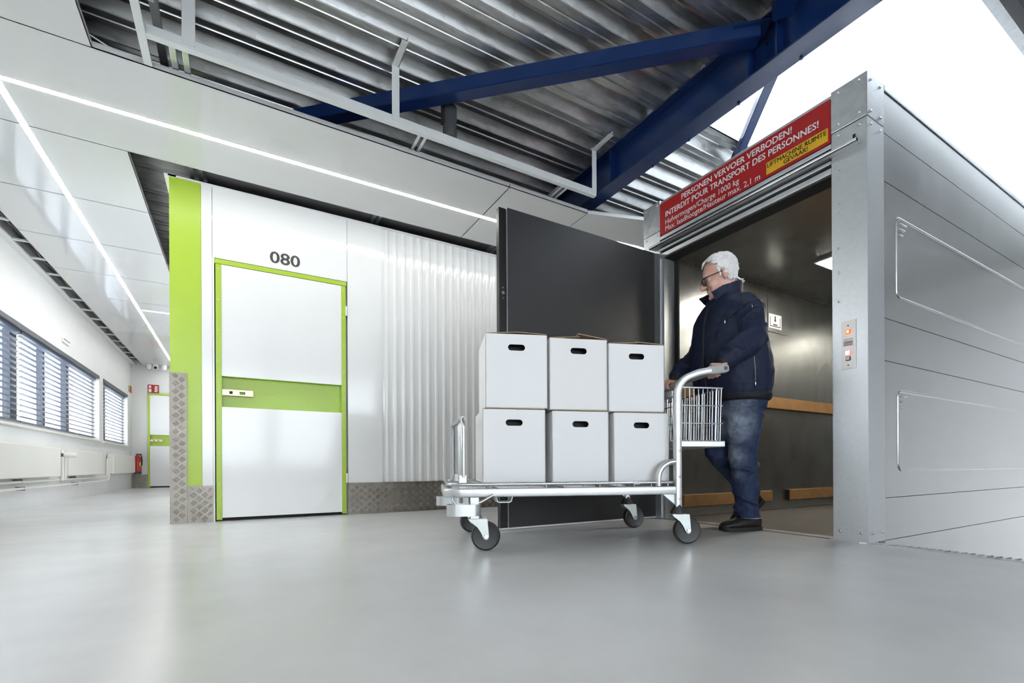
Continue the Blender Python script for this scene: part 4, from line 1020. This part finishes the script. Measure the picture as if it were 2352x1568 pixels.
# hands closed on the push bar (bar axis d 1.612, z .971, radius .0155)
BD, BZ = 1.612, .971
def hand(wr, nc, thumb):
    """nc: middle of the palm across the bar; thumb: +1 thumb towards +n"""
    kn = Vector((BD-.004, nc, BZ+.036))
    body.tube([wr, wr.lerp(Vector((BD+.030, nc, BZ+.034)), .5), Vector((BD+.030, nc, BZ+.034)), kn], [.027, .030, .031, .024], 14, flat=(.55, 1.30), up=(.3, 0, 1), round_ends=True)
    for k, (o, L, r) in enumerate(((-.033, .92, .0088), (-.011, 1.0, .0094), (.011, 1.06, .0096), (.033, 1.0, .0092))):
        n = nc + o*thumb; q = 1.0
        P = [Vector((BD+.012, n, BZ+.034)), Vector((BD-.012, n, BZ+.030)), Vector((BD-.026, n-.001*thumb, BZ+.010)), Vector((BD-.024, n, BZ-.012)), Vector((BD-.006, n+.002*thumb, BZ-.026)), Vector((BD+.012*L, n+.003*thumb, BZ-.025 - .004*(k % 2)))]
        body.tube(P, [r*1.12, r*1.15, r*1.08, r, r*.96, r*.82], 8, round_ends=True)
    T = [Vector((BD+.045, nc+.022*thumb, BZ+.028)), Vector((BD+.035, nc+.043*thumb, BZ+.012)), Vector((BD+.014, nc+.050*thumb, BZ-.020)), Vector((BD-.008, nc+.048*thumb, BZ-.027))]
    body.tube(T, [.0135, .0125, .0105, .0088], 8, round_ends=True)
hand(WR_L, 2.505, 1); hand(WR_R, 3.045, -1)

def mk(mb, name, m, parent=None, **k):
    return mb.build(name, m, parent, off=(A0, B0, 0), **k)
man = mk(body, 'person', 'skin', None)
man.location = tl(A0, B0, 0); man.rotation_euler = (0, 0, ANG); man['_o'] = (A0, B0, 0.)
remesh(man, .0036, 6)
tag(man, 'man in navy jacket and blue jeans pushing the trolley out of the lift', 'person')

# ---- hair: overlapping locks over the scalp
hm = MB(); rnd = random.Random(3)
hm.loft([head_ring(z, f-.004-(.075 if z < .06 else (.050 if z < .085 else .016)), b_, w_, .006) for z, f, b_, w_ in SL[9:]])
hm.loft([head_ring(z, -.012, b_, w_, .006) if False else [H(-abs(0) + (-.022 if math.cos(2*PI*k/24) > 0 else math.cos(2*PI*k/24)*(b_+.006)), math.sin(2*PI*k/24)*(w_+.005), z) for k in range(24)] for z, f, b_, w_ in SL[5:11]])
def scalp(az, z):
    """point on the skull at azimuth az (0 = forward) and height z"""
    for i in range(len(SL)-1):
        if SL[i][0] <= z <= SL[i+1][0]:
            t = (z-SL[i][0])/(SL[i+1][0]-SL[i][0]); f = SL[i][1]+(SL[i+1][1]-SL[i][1])*t; b_ = SL[i][2]+(SL[i+1][2]-SL[i][2])*t; w_ = SL[i][3]+(SL[i+1][3]-SL[i][3])*t
            c, s = math.cos(az), math.sin(az); return Vector(((f if c > 0 else b_)*c, w_*s, z))
    return Vector((0, 0, .127))
n_l = 0
while n_l < 620:
    az = rnd.uniform(-PI, PI); z = rnd.uniform(-.055, .128)
    f = abs(az)/PI                     # 0 front, 1 back
    low = .094 if f < .16 else (.102 if f < .27 else (.085 if f < .36 else (.045 if f < .46 else (.022 if f < .56 else (-.015 if f < .62 else -.046)))))
    if z < low: continue
    p = scalp(az, z); r = Vector((p.x, p.y, max(p.z, 0)*.9)).normalized()
    back = Vector((-1, 0, -.25 if f < .6 else -1.6)); tan = (back - r*back.dot(r)); tan = tan.normalized() if tan.length > .05 else Vector((-1, 0, 0))
    side = r.cross(tan); L = rnd.uniform(.022, .042)
    th = rnd.uniform(.0032, .0056); lift_ = .004 + (.009 if z > .07 else .002) + rnd.uniform(0, .005)
    a = p + r*(lift_*.55) - tan*L*.5; b_ = p + r*lift_*1.15 + side*rnd.uniform(-.006, .006); c_ = p + r*lift_*.6 + tan*L*.8 + side*rnd.uniform(-.008, .008)
    hm.tube([H(*a), H(*b_), H(*c_)], [th*.6*HS, th*HS, th*.45*HS], 6, round_ends=True); n_l += 1
for k in range(16):                   # loose ends at the nape
    yy = rnd.uniform(-.05, .05); p = Vector((-.088+abs(yy)*.2, yy, -.045)); hm.tube([H(*p), H(p.x-.012, yy, -.062), H(p.x-.024-rnd.uniform(0, .012), yy*1.1, -.070-rnd.uniform(0, .012))], [.007*HS, .0055*HS, .003*HS], 6, round_ends=True)
for s in (-1, 1):                     # sideburns
    hm.tube([H(.016, s*.0755, .030), H(.012, s*.0755, .004), H(.014, s*.0735, -.014)], [.009, .008, .004], 6, round_ends=True)
hair = mk(hm, 'hair', 'hair', man); remesh(hair, .0026, 2); hair['label'] = 'short wavy white hair'
eb = MB()
for s in (-1, 1): eb.tube([H(.096, s*.014, .025), H(.0945, s*.032, .030), H(.080, s*.050, .025)], [.0035, .0040, .0025], 6, round_ends=True)
mk(eb, 'eyebrows', 'hair', man, smooth=60)
ey = MB()
for s in (-1, 1): ey.tube([H(.0895, s*.022, -.0045), H(.0905, s*.034, -.0035), H(.0845, s*.045, -.004)], [.0016, .0022, .0014], 6, round_ends=True)
mk(ey, 'lash_line', 'iris', man, smooth=60)
mo = MB(); mo.tube([H(.0865, -.022, -.0725), H(.0955, 0, -.0710), H(.0865, .022, -.0725)], [.0014, .0018, .0014], 6, round_ends=True)
mk(mo, 'mouth_line', 'iris', man, smooth=60)
# ---- glasses
gl = MB()
for s in (-1, 1):
    c = (.108, s*.0335, -.006)
    P = []
    for k in range(24):
        t = 2*PI*k/24; yy = math.copysign(abs(math.cos(t))**.75, math.cos(t))*.0255; zz = math.copysign(abs(math.sin(t))**.75, math.sin(t))*.0195
        P.append(H(c[0] - .006*(abs(c[1]+yy)/.06)**2 + .004*zz/.02*0, c[1]+yy, c[2]+zz))
    gl.tube(P, .0028*HS, 6, closed=True)
    gl.tube([H(.1035, s*.059, .004), H(.096, s*.0735, .006), H(.06, s*.079, .007), (H(.0, s*.081, .010)), H(-.022, s*.080, .004)], [.0028*HS, .0034*HS, .003*HS, .0024*HS, .0018*HS], 6, round_ends=True)
gl.tube([H(.109, -.009, -.001), H(.1115, 0, .001), H(.109, .009, -.001)], .002*HS, 6)
go = mk(gl, 'glasses', 'glasses', man, smooth=60); go['label'] = 'dark rimmed glasses'
ln = MB()
for s in (-1, 1):
    c = (.1068, s*.0335, -.006); P = []
    for k in range(24):
        t = 2*PI*k/24; yy = math.copysign(abs(math.cos(t))**.75, math.cos(t))*.0250; zz = math.copysign(abs(math.sin(t))**.75, math.sin(t))*.0190
        P.append(H(c[0]-.006*(abs(c[1]+yy)/.06)**2, c[1]+yy, c[2]+zz))
    ln.add(P + [p - f2*.001 for p in P], [tuple(range(24)), tuple(range(47, 23, -1))] + [(i, (i+1) % 24, 24+(i+1) % 24, 24+i) for i in range(24)])
mk(ln, 'lenses', 'lens', man)

# ---- jacket
jk = MB()
TS = [(.872, 1.980, .192, .182, .232), (.90, 1.980, .202, .190, .242), (.94, 1.978, .217, .202, .253), (1.02, 1.973, .222, .210, .260), (1.12, 1.963, .218, .206, .260), (1.22, 1.950, .206, .196, .257), (1.32, 1.940, .190, .176, .252),
      (1.40, 1.934, .170, .154, .244), (1.455, 1.932, .146, .130, .218), (1.500, 1.930, .114, .108, .166), (1.535, 1.930, .090, .092, .118)]
jk.loft([sring((c, 2.87, z), f, b_, w_, 2.5, 36) for z, c, f, b_, w_ in TS])
def sleeve(a, e, w_, s):
    P = [a + Vector((0, -s*.03, .005)), a.lerp(e, .25), a.lerp(e, .6), e + Vector((.010, 0, 0)), e.lerp(w_, .22) + Vector((0, 0, -.012)), e.lerp(w_, .5) + Vector((0, 0, -.010)), e.lerp(w_, .78), e.lerp(w_, .90)]
    jk.tube(P, [.082, .088, .085, .083, .082, .074, .064, .057], 18, round_ends=True)
    jk.tube([e.lerp(w_, .84), e.lerp(w_, .90), e.lerp(w_, 1.0)], [.053, .054, .046], 16)
    rnd2 = random.Random(5)
    for k in range(11):               # folds across the sleeve
        t = rnd2.uniform(.1, 1.8); c = a.lerp(e, t) if t < 1 else e.lerp(w_, (t-1)*.95)
        ax = ((e-a) if t < 1 else (w_-e)).normalized(); u = ax.cross(Vector((rnd2.uniform(-1, 1), rnd2.uniform(-1, 1), rnd2.uniform(-1, 1)))).normalized(); v = ax.cross(u)
        r = .082 if t < 1.2 else .070; P = []
        a0 = rnd2.uniform(0, 6.28)
        for q in range(9):
            an = a0 + q*.24; P.append(c + (u*math.cos(an) + v*math.sin(an))*r + ax*(q-4)*.010*rnd2.uniform(.6, 1.3))
        jk.tube(P, [.004, .009, .012, .014, .015, .014, .012, .008, .004], 6, round_ends=True)
sleeve(SH_L, EL_L, WR_L, -1); sleeve(SH_R, EL_R, WR_R, 1)
rnd3 = random.Random(9)
for k in range(14):                   # drape folds on the body
    az = rnd3.uniform(-PI, PI); z0 = rnd3.uniform(.93, 1.28); P = []
    for q in range(8):
        z = z0 + (q-3.5)*.028; i = max(0, min(len(TS)-2, next((j for j in range(len(TS)-1) if TS[j][0] <= z <= TS[j+1][0]), 0)))
        t = (z-TS[i][0])/(TS[i+1][0]-TS[i][0]); L_ = [TS[i][j]+(TS[i+1][j]-TS[i][j])*t for j in range(1, 5)]
        a = az + (q-3.5)*.05; c, s = math.cos(a), math.sin(a)
        P.append(Vector((L_[0] + c*(L_[2] if c > 0 else L_[1])*.985, 2.87+s*L_[3]*.985, z)))
    jk.tube(P, [.004, .009, .013, .015, .015, .013, .009, .004], 6, round_ends=True)
# collar: standing ring, open at the front
cr = []
for zr, gr, up_ in ((0, .098, 0), (1, .106, .034), (2, .110, .066), (3, .103, .071), (4, .096, .036), (5, .088, 0)):
    ring = []
    for k in range(25):
        t = math.radians(34 + 292*k/24); c, s = math.cos(t), math.sin(t)          # 0 = forward
        open_ = max(0, c)**2; up_k = up_*(1 - .18*open_)
        ring.append(Vector((1.925 - c*gr*(1.10+.14*open_) - up_k*(.22+.75*open_), 2.87 + s*(gr*.98+up_k*.30*open_), 1.492 + up_k*1.15 + .075*(1-c)*.5 - .026*open_)))
    cr.append(ring)
vs = [p for r in cr for p in r]; fs = []
for i in range(6):
    j = (i+1) % 6
    for k in range(24): fs.append((i*25+k, i*25+k+1, j*25+k+1, j*25+k))
fs += [tuple(i*25 for i in range(6)), tuple(i*25+24 for i in reversed(range(6)))]
jk.add(vs, fs)
jacket = mk(jk, 'jacket', 'jacket', man); remesh(jacket, .0055, 2, (.09, .016)); jacket['label'] = 'navy padded zip jacket'
hb2 = MB(); hb2.loft([sring((1.985, 2.87, z), f, b_, w_, 2.5, 36) for z, f, b_, w_ in ((.842, .178, .176, .215), (.850, .192, .190, .230), (.875, .200, .197, .240), (.893, .198, .196, .238), (.90, .18, .18, .22))])
wb_ = mk(hb2, 'waistband', 'jacket_dark', jacket); remesh(wb_, .006, 2, (.05, .006))
for e, w_ in ((EL_L, WR_L), (EL_R, WR_R)):
    mk(MB().tube([e.lerp(w_, .865), e.lerp(w_, .90), e.lerp(w_, .97), e.lerp(w_, 1.02)], [.052, .055, .049, .041], 18, round_ends=True), 'cuff', 'jacket_dark', jacket, smooth=60)
def on_torso(az, z, out=.004):
    i = max(0, min(len(TS)-2, next((j for j in range(len(TS)-1) if TS[j][0] <= z <= TS[j+1][0]), 0)))
    t = (z-TS[i][0])/(TS[i+1][0]-TS[i][0]); L_ = [TS[i][j]+(TS[i+1][j]-TS[i][j])*t for j in range(1, 5)]
    c, s = math.cos(az), math.sin(az); e = 2.5
    x = math.copysign(abs(c)**(2/e), c); y = math.copysign(abs(s)**(2/e), s)
    return Vector((L_[0] + x*((L_[2] if x > 0 else L_[1])+out), 2.87 + y*(L_[3]+out), z))
# centre zip with placket, chest pocket, side pocket (his left = az towards -PI/2 from PI)
zp = MB()
zp.tube([on_torso(PI+.10, z, .002) for z in [.90+.04*k for k in range(15)]], .011, 8, flat=(1, .5), round_ends=True)
mk(zp, 'placket', 'jacket_dark', jacket, smooth=60)
pk = MB(); pk.tube([on_torso(PI+.78, 1.335, .003), on_torso(PI+.95, 1.345, .003), on_torso(PI+1.12, 1.372, .003)], .005, 6); mk(pk, 'chest_pocket', 'jacket_dark', jacket, smooth=60)
pk = MB(); pk.tube([on_torso(PI+1.50, z, .004) for z in (1.14, 1.08, 1.02, .97, .94)], .004, 6); mk(pk, 'side_pocket', 'mid_grey', jacket, smooth=60)
zpull = MB(); zpull.ell(on_torso(PI+.78, 1.318, .006), (.004, .005, .014)); zpull.ell(on_torso(PI+1.50, .930, .009), (.004, .005, .016)); zpull.ell(EL_L.lerp(SH_L, .62)+Vector((-.040, -.074, .035)), (.003, .004, .018))
mk(zpull, 'zip_pulls', 'zinc_bright', jacket, smooth=60)
slz = MB(); q = EL_L.lerp(SH_L, .5); slz.tube([q+Vector((-.040, -.070, .06)), q+Vector((-.044, -.073, .02)), q+Vector((-.048, -.074, -.02))], .004, 6); mk(slz, 'sleeve_pocket', 'jacket_dark', jacket, smooth=60)
shb = MB(); shb.tube([Vector((1.868, 2.862, 1.475)), Vector((1.862, 2.862, 1.512))], [.018, .016], 10, round_ends=True); mk(shb, 'shirt_collar', 'shirt', man, smooth=60)

# ---- jeans
jn = MB()
jn.loft([sring((1.995, 2.87, z), f, b_, w_, 2.4, 30) for z, f, b_, w_ in ((.74, .10, .12, .13), (.80, .145, .165, .195), (.86, .165, .170, .210), (.93, .165, .160, .208), (.96, .15, .15, .19))])
jn.tube([HIP_L, HIP_L.lerp(KN_L, .25), HIP_L.lerp(KN_L, .6), KN_L, KN_L.lerp(AN_L, .35), KN_L.lerp(AN_L, .75), AN_L + Vector((0, 0, .02)), AN_L + Vector((.004, 0, -.022))], [.118, .116, .102, .088, .078, .070, .069, .073], 20, round_ends=False)
jn.tube([HIP_R, HIP_R.lerp(KN_R, .3), HIP_R.lerp(KN_R, .7), KN_R + Vector((-.006, 0, 0)), KN_R.lerp(AN_R, .18), KN_R.lerp(AN_R, .5), AN_R, AN_R + (AN_R-KN_R).normalized()*.03], [.115, .112, .096, .085, .078, .069, .064, .064], 20)
rnd4 = random.Random(21)
for hip, kn, an in ((HIP_L, KN_L, AN_L), (HIP_R, KN_R, AN_R)):
    for k in range(17):
        t = rnd4.choice((rnd4.uniform(.85, 1.25), rnd4.uniform(1.6, 1.97), rnd4.uniform(.1, .5), rnd4.uniform(1.75, 1.97)))
        c = hip.lerp(kn, t) if t < 1 else kn.lerp(an, t-1); ax = ((kn-hip) if t < 1 else (an-kn)).normalized()
        u = ax.cross(Vector((rnd4.uniform(-1, 1), rnd4.uniform(-1, 1), rnd4.uniform(-1, 1)))).normalized(); v = ax.cross(u); r = (.105 if t < .7 else .086) if t < 1.3 else .072
        a0 = rnd4.uniform(0, 6.28); sl = rnd4.uniform(-.012, .012)
        jn.tube([c + (u*math.cos(a0+q*.28) + v*math.sin(a0+q*.28))*r + ax*(q-4)*sl for q in range(9)], [.004, .008, .011, .0125, .013, .0125, .011, .008, .004], 6, round_ends=True)
jeans = mk(jn, 'jeans', 'jeans', man); remesh(jeans, .0055, 1, (.05, .010)); jeans['label'] = 'blue jeans faded on the thighs'
hs = MB(); hs.tube([Vector((AN_L.x + .004 + .0755*math.cos(t), AN_L.y + .0755*math.sin(t), .086)) for t in [2*PI*k/24 for k in range(24)]], .0016, 5, closed=True)
mk(hs, 'hem_stitching', 'steel_brushed', jeans, smooth=60)
# ---- shoes
def shoe(name, heel, fwd, pitch, label):
    """heel: back of the sole on its underside; fwd: unit direction in the ground plane"""
    f = Vector(fwd).normalized(); lat = Vector((-f.y, f.x, 0)); up = Vector((0, 0, 1))
    Rp = Matrix.Rotation(pitch, 3, lat)
    def Q(x, y, z): return Vector(heel) + Rp @ (f*x + lat*y + up*z)
    up_m = MB(); rings = []
    prof = [(.000, .022, .088, 0), (.010, .033, .112, 0), (.03, .040, .124, 0), (.06, .043, .128, 0), (.09, .044, .124, 0), (.12, .046, .112, 0), (.15, .049, .098, 0), (.18, .052, .086, 0), (.21, .054, .077, 0), (.24, .053, .071, 0), (.265, .047, .064, 0), (.282, .037, .056, 0), (.293, .024, .046, 0), (.298, .010, .036, 0)]
    for x, hw, top, dz in prof:
        ring = []
        for k in range(16):
            t = 2*PI*k/16; c, s = math.cos(t), math.sin(t)
            y = math.copysign(abs(c)**.75, c)*hw; z = (.018 + (top-.018)*(.5+.5*math.copysign(abs(s)**.8, s)))
            y *= 1.0 - .35*max(0, s)
            ring.append(Q(x, y, z))
        rings.append(ring)
    up_m.loft(rings)
    so = MB(); out = [(x, -hw-.0025) for x, hw, *_ in prof] + [(x, hw+.0025) for x, hw, *_ in reversed(prof)]
    a = [Q(x if 0 < i < 99 else x, y, .0 + (.010*max(0, (x-.24)/.06)**2)) for i, (x, y) in enumerate(out)]; c_ = [Q(x, y, .026 + (.010*max(0, (x-.24)/.06)**2)) for x, y in out]
    so.loft([a, c_])
    sh = mk(up_m, name, 'shoe', man, smooth=60); sh['label'] = label
    sb = sh.modifiers.new('soft', 'SUBSURF'); sb.levels = 1; sb.render_levels = 2
    mk(so, 'sole', 'sole', sh, bevel=.003)
    la = MB()
    for k in range(4):
        x = .110 + k*.022; la.tube([Q(x, -.028, .106-.011*k), Q(x+.006, 0, .119-.011*k), Q(x+.012, .028, .104-.011*k)], .0035, 6, round_ends=True)
    la.tube([Q(.105, -.005, .122), Q(.095, -.030, .125), Q(.11, -.040, .10)], .0035, 6, round_ends=True)
    mk(la, 'laces', 'hub_black', sh, smooth=60)
shoe('shoe', (2.150, 2.840, 0.0), (-1, -.06, 0), 0.0, 'dark leather shoe flat on the floor')
shoe('shoe', (2.315, 3.025, .175), (-.985, -.05, 0), math.radians(38), 'dark leather shoe lifted mid-step')

for o in bpy.data.objects:
    if '_o' in o: del o['_o']
